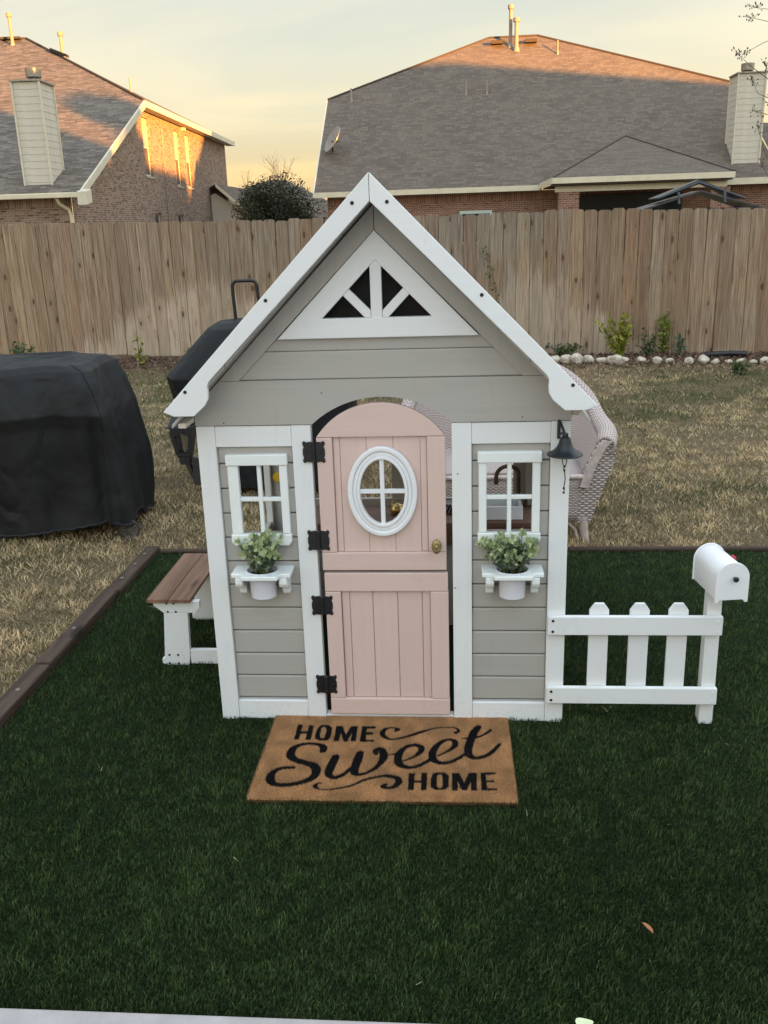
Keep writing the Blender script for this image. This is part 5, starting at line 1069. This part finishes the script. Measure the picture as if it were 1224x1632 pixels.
kt = thing('play_kettle', 'small shiny gold pot on the counter behind the oval window', 'pot', (-.015, .84, .45)); G().lathe([(0, 0), (.022, 0), (.03, .01), (.031, .022), (.024, .034), (.010, .038), (.004, .042), (0, .043)], (-.012, .83, .4505), 20).build('pot_body', m_gold, kt, smooth=True)
G().tube([(-.04, .83, .48), (-.03, .83, .50), (-.012, .83, .506), (.006, .83, .50), (.016, .83, .48)], .0025, 6).build('pot_handle', m_gold, kt, smooth=True)
tag(G().lathe([(.012, 0), (.014, .05), (.010, .055)], (.032, .83, .4505), 14).build('canister', m_black, None, smooth=True), 'black canister beside the gold pot on the play counter', 'canister')
ba = thing('wire_basket', 'black wire basket with white lines seen through the gap right of the door', 'basket', (.185, .85, .45)); bx('basket_body', m_black, ba, .15, .215, .83, .89, .4505, .485, .002)
g = G()
for k in range(5): g.tube([(.15 + .013 * k, .828, .452), (.165 + .013 * k, .827, .487)], .0012, 4)
g.tube([(.145, .827, .488), (.22, .827, .488)], .0018, 5); g.build('wire', m_plastic, ba)
wb = thing('hanging_paddle_board', 'pale wooden paddle board hanging inside on the right wall', 'cutting board', (.525, .95, .6))
q = [(.60, .50), (.66, .47), (.74, .49), (.80, .56), (.79, .66), (.72, .73), (.64, .735), (.58, .66), (.575, .56)]; g = G().prism(q, .518, .529, 'x'); g.v = [(x, y + .12, z + .02) for x, y, z in g.v]; g.build('board', m_boardw, wb, .002)
tag(G().lathe([(0, .004), (.018, .004), (.021, 0), (.018, -.004)], (-.500, .90, .585), 24, 'y').build('wall_ornament', m_yellow, None, smooth=True), 'yellow oval ornament inside the back left corner of the playhouse', 'ornament')

# ================================================================== COVERED GRILLS
cf = NT('black_cover_cloth', .6, .25); cv_ = cf.coord('World'); cn = cf.noise(cv_, 3, 2, .5, .5); wv = cf.noise(cf.coord('World', (700, 700, 700)), 1, 2, .5)
cf.col(cf.mix(cf.rng(cn, .3, .7), (.011, .012, .0135), (.018, .0195, .0215))); cf.rough(cf.rng(cn, .3, .7, .5, .7)); crump = cf.math('ABSOLUTE', cf.math('SUBTRACT', cf.noise(cf.coord('World', (2.2, 2.2, 1.3), loc=(4, 1, 2)), 1.6, 2, .5, .9), .5))
cf.bump(cf.math('ADD', cf.math('SUBTRACT', cf.noise(cv_, 4.5, 3, .45, .2), cf.math('MULTIPLY', crump, -1.6)), cf.math('MULTIPLY', wv, .03)), .8, .03); m_cover = cf.m
def drape(name, parent, rings, nz=70, fold=.012, seed=1, label=None, mat=m_cover):
    """loft a cover through horizontal outlines: rings = [(z, [(x,y)...])], folds grow towards the hem"""
    nz_ = np.random.default_rng(seed); per_n = 220
    def resample(poly):
        P_ = np.array(poly + [poly[0]], float); d = np.r_[0, np.cumsum(np.hypot(*np.diff(P_, axis=0).T))]; t = np.linspace(0, d[-1], per_n, endpoint=False); return np.stack([np.interp(t, d, P_[:, 0]), np.interp(t, d, P_[:, 1])], 1)
    Z = [r[0] for r in rings]; Q = [resample(r[1]) for r in rings]; Q = [sum(np.roll(q, s_, 0) for s_ in (-2, -1, 0, 1, 2)) / 5 for q in Q]
    zs = np.linspace(0, len(rings) - 1, nz); ph_ = nz_.uniform(0, 6, 12); rows = []
    for iz, u in enumerate(zs):
        i = min(int(u), len(rings) - 2); f = u - i; q = Q[i] * (1 - f) + Q[i + 1] * f; z = Z[i] * (1 - f) + Z[i + 1] * f; c = q.mean(0); d = q - c; ln_ = np.linalg.norm(d, axis=1, keepdims=True) + 1e-6
        a = np.arange(per_n) / per_n * 2 * PI; k = 1 - iz / (nz - 1); amp = fold * (k ** .8)
        off = amp * (np.sin(9 * a + ph_[0] + 1.2 * z) + .7 * np.sin(17 * a + ph_[1] - 3 * z) + .5 * np.sin(31 * a + ph_[2] + 7 * z) + .5 * np.sin(5 * a + ph_[3] + 9 * z))
        rows.append(np.c_[q + d / ln_ * off[:, None], np.full(per_n, z) + .004 * np.sin(7 * a + ph_[4]) * (1 + k)])
    V = np.concatenate(rows); top = V[-per_n:].mean(0); V = np.r_[V, [top]]
    F = [(i * per_n + k, i * per_n + (k + 1) % per_n, (i + 1) * per_n + (k + 1) % per_n, (i + 1) * per_n + k) for i in range(nz - 1) for k in range(per_n)] + [((nz - 1) * per_n + k, (nz - 1) * per_n + (k + 1) % per_n, len(V) - 1) for k in range(per_n)]
    g = G().add([tuple(v) for v in V], F); return g.build(name, mat, parent, smooth=True, label=label)
gr = thing('covered_grill', 'large black fabric covered grill on wheels at the left edge of the lawn', 'grill cover', (-2.3, 2.05, 0))
def rect(x0, x1, y0, y1, c=.05, sk_=0): return [(x0, y0 + c), (x0, y1 - c), (x0 + c, y1), (x1 - c + sk_, y1), (x1 + sk_, y1 - c), (x1, y0 + c), (x1 - c, y0), (x0 + c, y0)][::-1]
cvr = drape('cover', gr, [(.045, rect(-3.25, -1.510, 1.765, 2.36, .045, .0)), (.16, rect(-3.24, -1.510, 1.765, 2.36, .035)), (.38, rect(-3.22, -1.512, 1.765, 2.35, .03)), (.60, rect(-3.18, -1.535, 1.745, 2.33, .03)), (.67, rect(-3.17, -1.545, 1.722, 2.33, .03)), (.80, rect(-3.16, -1.580, 1.755, 2.32, .03)), (.895, rect(-3.13, -1.615, 1.785, 2.30, .05)), (.925, rect(-3.08, -1.655, 1.82, 2.27, .07)), (.945, rect(-2.9, -1.76, 1.95, 2.18, .05)), (.965, rect(-2.6, -1.80, 2.05, 2.12, .02))], 110, .014, 5)
# pull in the pleat near the right front corner and lift the hem there
for v in cvr.data.vertices:
    w = v.co + WLOC[cvr.name]
    if w.y < 1.86 and w.z < .86:
        d = (w.x + 1.60 - .02 * (w.z - .4)); k = math.exp(-(d / .035) ** 2) * (1 - max(0, w.z - .5) / .4 if w.z > .5 else 1); v.co.y += .045 * k
        d2 = w.x + 1.78 + .25 * (w.z - .65); v.co.y += .030 * math.exp(-(d2 / .06) ** 2) * math.exp(-((w.z - .50) / .28) ** 2)
    if w.y < 2.0: v.co.y += .016 * math.sin(2.1 * w.x + 3.2 * w.z + 1) * math.sin(4.2 * w.z + 1.1 * w.x) + .009 * math.sin(5.3 * w.x - 7 * w.z)
    v.co.z += .012 * math.sin(3.1 * w.x + .5) * max(0, 1 - abs(w.z - .67) / .2) - (.018 * math.exp(-((w.x + 2.1) / .25) ** 2) if w.z > .88 else 0)
    hem = max(0, 1 - w.z / .3); v.co.z += hem * (.075 * math.exp(-((w.x + 1.58) / .18) ** 2) * (1 if w.y < 2.1 else .2) + .01 * math.sin(w.x * 9))
cw = [v.co + WLOC[cvr.name] for v in cvr.data.vertices]; PN = 220; rows = (len(cw) - 1) // PN
hem = [cw[k] for k in range(PN)] + [cw[0]]; g = G()
g.tube([p + Vector((0, -.002 if p.y < 2 else 0, .004 + .003 * math.sin(i * 1.9))) for i, p in enumerate(hem)], [.0085 + .003 * math.sin(i * 2.3) for i in range(len(hem))], 6, cap=False); g.build('gathered_hem', m_cover, gr, smooth=True)
kc_ = min(range(PN), key=lambda k: (cw[PN * 30 + k].x + 1.53) ** 2 + (cw[PN * 30 + k].y - 1.78) ** 2); g = G()
g.tube([cw[i * PN + kc_] + Vector((.001, -.002, 0)) for i in range(0, rows - 22, 2)], .0035, 5); g.build('seam_piping', m_cover, gr, smooth=True)
bx('cart_frame', m_black, gr, -3.1, -1.72, 1.88, 2.22, .14, .82, .01)
for x, y in ((-1.497, 1.83), (-1.66, 2.22)):
    w_ = thing_part('wheel', (x, y, .055), gr); tilt = Matrix.Translation((x, y, .055)) @ Matrix.Rotation(.35, 4, 'Z')
    g = G(); ring(g, ellipse(0, 0, .052, .052, 28), ellipse(0, 0, .040, .040, 28), -.011, .011); g.xf(tilt); g.build('tyre', m_rubber, w_, .004, smooth=True)
    g = G(); ring(g, ellipse(0, 0, .0398, .0398, 28), ellipse(0, 0, .035, .035, 28), -.006, .006); g.xf(tilt); g.build('rim', m_hub, w_)
    g = G()
    for k in range(10): a = k * PI / 5; p = Vector((math.cos(a) * .036, 0, math.sin(a) * .036)); n_ = Vector((-math.sin(a), 0, math.cos(a))) * .0022; g.add([tuple(q + Vector((0, yy, 0))) for yy in (-.004, .004) for q in (-n_, n_, p + n_ * .8, p - n_ * .8)], [(0, 1, 2, 3), (7, 6, 5, 4), (0, 4, 5, 1), (1, 5, 6, 2), (2, 6, 7, 3), (3, 7, 4, 0)])
    g.xf(tilt); g.build('spoke', m_hub, w_); g = G().lathe([(.006, -.003), (.006, .008), (.004, .010), (0, .010)], (0, 0, 0), 12, 'y'); g.xf(tilt); g.build('hub', m_galv, w_, smooth=True)
for x, y in ((-2.2, 1.86), (-3.0, 1.86), (-3.0, 2.22)): bx('caster', m_hub, gr, x - .02, x + .02, y - .03, y + .03, .0, .07, .01)
g2 = thing('covered_smoker', 'tall black covered barbecue with a black tube loop above it, behind the playhouse roof', 'grill cover', (-1.1, 2.9, 0))
drape('cover', g2, [(.03, rect(-1.30, -.42, 2.66, 3.16, .06)), (.35, rect(-1.36, -.41, 2.65, 3.17, .06)), (.60, rect(-1.475, -.40, 2.63, 3.19, .06)), (.72, rect(-1.50, -.38, 2.62, 3.20, .06)), (.78, rect(-1.45, -.38, 2.64, 3.18, .06)), (.99, rect(-1.245, -.45, 2.72, 3.08, .05)), (1.022, rect(-1.19, -.50, 2.78, 3.02, .04)), (1.03, rect(-1.1, -.6, 2.86, 2.94, .02))], 80, .008, 9)
g = G(); lp = [(-1.095, 2.9, .98), (-1.103, 2.9, 1.17)] + [(-1.072 - .031 * math.cos(t), 2.9, 1.222 + .031 * math.sin(t)) for t in np.linspace(0, PI / 2, 6)] + [(-.985 + .031 * math.cos(t), 2.9, 1.222 + .031 * math.sin(t)) for t in np.linspace(PI / 2, 0, 6)] + [(-.952, 2.9, 1.17), (-.94, 2.9, .98)]; g.tube(lp, .0105, 10); g.build('tube_loop', m_black, g2, smooth=True)

# ================================================================== WICKER ARMCHAIR
def wicker(name, a, b, c1, c2, bs=.8):
    s = NT(name, .6, .25); uv = s.coord('UV'); sx = s.n('ShaderNodeSeparateXYZ'); s.l(uv, sx.inputs[0]); U, V_ = sx.outputs['X'], sx.outputs['Y']
    row = s.math('FLOOR', s.math('DIVIDE', V_, a)); ph2 = s.math('MULTIPLY', row, PI); strand = s.math('ABSOLUTE', s.math('SINE', s.math('MULTIPLY', V_, PI / a)))
    over = s.math('SINE', s.math('ADD', s.math('MULTIPLY', U, PI / b), ph2)); h = s.math('MULTIPLY', s.math('POWER', strand, .6), s.math('ADD', s.math('MULTIPLY', over, .4), .6))
    n = s.noise(uv, 14, 3, .6); c = s.mix(s.rng(h, .10, .75), c2, c1); c = s.mix(s.rng(n, .4, .75, 0, .35), c, tuple(x * .75 for x in c1)); s.col(c); s.bump(h, bs, .006); return s.m
m_wick = wicker('pale_wicker', .0085, .013, (.70, .60, .555), (.28, .215, .195)); m_wick2 = wicker('open_pale_wicker', .012, .018, (.70, .60, .555), (.20, .15, .135)); m_wleg = plain('wicker_leg_wrap', (.58, .48, .44), .6, 0, .3, 40, .2, .5, 160)
wc = thing('wicker_armchair', 'pale pinkish wicker armchair with rolled arms behind the playhouse', 'armchair', (.44, 2.0, 0))
def sheet(P_, name, mat, par, rep=1, thick=.02, roll=False):
    """grid of points [i][j] with metric uv"""
    P_ = np.array(P_, float); n, m = P_.shape[:2]; du_ = np.r_[0, np.cumsum(np.linalg.norm(np.diff(P_[:, m // 2], axis=0), axis=1))]; dv_ = np.r_[0, np.cumsum(np.linalg.norm(np.diff(P_[n // 2], axis=0), axis=1))]
    g = G(); vs = [tuple(P_[i, j]) for i in range(n) for j in range(m)]; fs = []; uv = []
    for i in range(n - 1):
        for j in range(m - 1): fs.append((i * m + j, (i + 1) * m + j, (i + 1) * m + j + 1, i * m + j + 1)); uv.append([(du_[i], dv_[j]), (du_[i + 1], dv_[j]), (du_[i + 1], dv_[j + 1]), (du_[i], dv_[j + 1])])
    g.add(vs, fs, uv); o = g.build(name, mat, par, smooth=True, fix=False)
    if thick: md = o.modifiers.new('thickness', 'SOLIDIFY'); md.thickness = thick; md.offset = 0
    return o
# plan path of the shell from the right arm front round the back to the left arm front: x, y, z of rim, outward lean
path = [(.905, 1.74, .50, .07), (.93, 1.86, .525, .07), (.935, 2.0, .53, .07), (.925, 2.12, .56, .06), (.89, 2.24, .64, .06), (.80, 2.34, .73, .05), (.66, 2.39, .79, .05), (.52, 2.41, .80, .05), (.40, 2.41, .80, .05), (.27, 2.40, .79, .05), (.13, 2.35, .75, .05), (.02, 2.26, .66, .06), (-.03, 2.14, .56, .06), (-.045, 2.0, .52, .06), (-.04, 1.86, .51, .06), (-.03, 1.76, .49, .06)]
def spline(P_, n):
    P_ = np.array(P_, float); out = []; m = len(P_)
    for t in np.linspace(0, m - 1 - 1e-6, n):
        i = int(t); f = t - i; p0, p1, p2, p3 = P_[max(i - 1, 0)], P_[i], P_[i + 1], P_[min(i + 2, m - 1)]; out.append(.5 * ((2 * p1) + (-p0 + p2) * f + (2 * p0 - 5 * p1 + 4 * p2 - p3) * f * f + (-p0 + 3 * p1 - 3 * p2 + p3) * f ** 3))
    return np.array(out)
sp = spline(path, 90); cen = np.array([.44, 1.95]); gin, gout, roll = [], [], []
for x, y, z, ln_ in sp:
    d = np.array([x, y]) - cen; d /= np.linalg.norm(d); fx = d * .07
    gin.append([(x - d[0] * .10 * (1 - u), y - d[1] * .10 * (1 - u), .30 + (z - .30) * u) for u in np.linspace(0, 1, 10)])
    gout.append([(x - d[0] * (.09 * (1 - u) ** 1.5) + d[0] * ln_ * u, y - d[1] * (.05 * (1 - u)) + d[1] * ln_ * .6 * u, .115 + (z - .125) * u) for u in np.linspace(0, 1, 14)])
    roll.append([(x + d[0] * (ln_ * .5 + (ln_ * .62) * math.cos(t)), y + d[1] * (ln_ * .5 + (ln_ * .62) * math.cos(t)), z + .042 * math.sin(t) - .004) for t in np.linspace(PI, -PI * .35, 11)])
sheet(gin, 'inner_back', m_wick, wc); sheet([r for r in gout], 'outer_shell', m_wick2, wc); sheet(roll, 'rolled_rim', m_wick, wc, thick=.012)
# front faces of the arms
for k, sx in ((0, 1), (-1, -1)):
    x, y, z, ln_ = sp[k]; pts = [(x - sx * .085, .30), (x - sx * .055, .40), (x - sx * .008, z), (x + sx * .02, z + .03), (x + sx * .065, z + .03), (x + sx * .085, z - .01), (x + sx * .075, z - .10), (x + sx * .045, .33), (x + sx * .0, .20), (x - sx * .025, .115), (x - sx * .09, .115)]
    if sx < 0: pts = pts[::-1]
    n = len(pts); g = G(); vs = [(a, y - .016, b) for a, b in pts] + [(a, y + .012, b) for a, b in pts]; fs = [tuple(range(n)), tuple(range(2 * n - 1, n - 1, -1))] + [(i, n + i, n + (i + 1) % n, (i + 1) % n) for i in range(n)]
    uv = [[(vs[i][0], vs[i][2]) for i in f] for f in fs]; g.add(vs, fs, uv); g.build('arm_front', m_wick2, wc)
    g = G(); q = [(x - sx * .085, .30), (x - sx * .055, .40), (x - sx * .008, z), (x + sx * .02, z + .028)]; vs = [(a, yy, b) for yy in (y - .024, y - .015) for a, b in q] ; vs2 = [(a + sx * .040, yy, b - .006) for yy in (y - .024, y - .015) for a, b in q]
    g.add(vs[:4] + vs2[:4][::-1], [tuple(range(8))]).build('arm_facing', m_wleg, wc, fix=False).modifiers.new('thickness', 'SOLIDIFY').thickness = .01
ap = [[(x, 1.735, z) for z in np.linspace(.115, .335, 6)] for x in np.linspace(-.035, .84, 20)]; sheet(ap, 'apron', m_wick, wc)
st_ = [[(x, y, .345 + .012 * math.sin(PI * (x + .05) / .9)) for y in np.linspace(1.73, 2.33, 12)] for x in np.linspace(-.03, .84, 20)]; sheet(st_, 'seat', m_wick, wc)
G().tube([(-.04, 1.728, .345), (.84, 1.728, .345)], .013, 10).build('seat_rim', m_wleg, wc, smooth=True)
for x, y in ((.845, 1.745), (-.02, 1.745), (.80, 2.30), (.06, 2.30)): G().tube([(x, y, .14), (x + .005, y, .07), (x + .018, y - .003, 0)], [.026, .021, .016], 12).build('leg', m_wleg, wc, smooth=True)
for x0, sx in ((.82, -1), (.005, 1)): G().tube([(x0, 1.742, .02), (x0 + sx * .012, 1.742, .07), (x0 + sx * .05, 1.742, .108), (x0 + sx * .10, 1.742, .118)], .007, 8).build('leg_bow', m_wleg, wc, smooth=True)
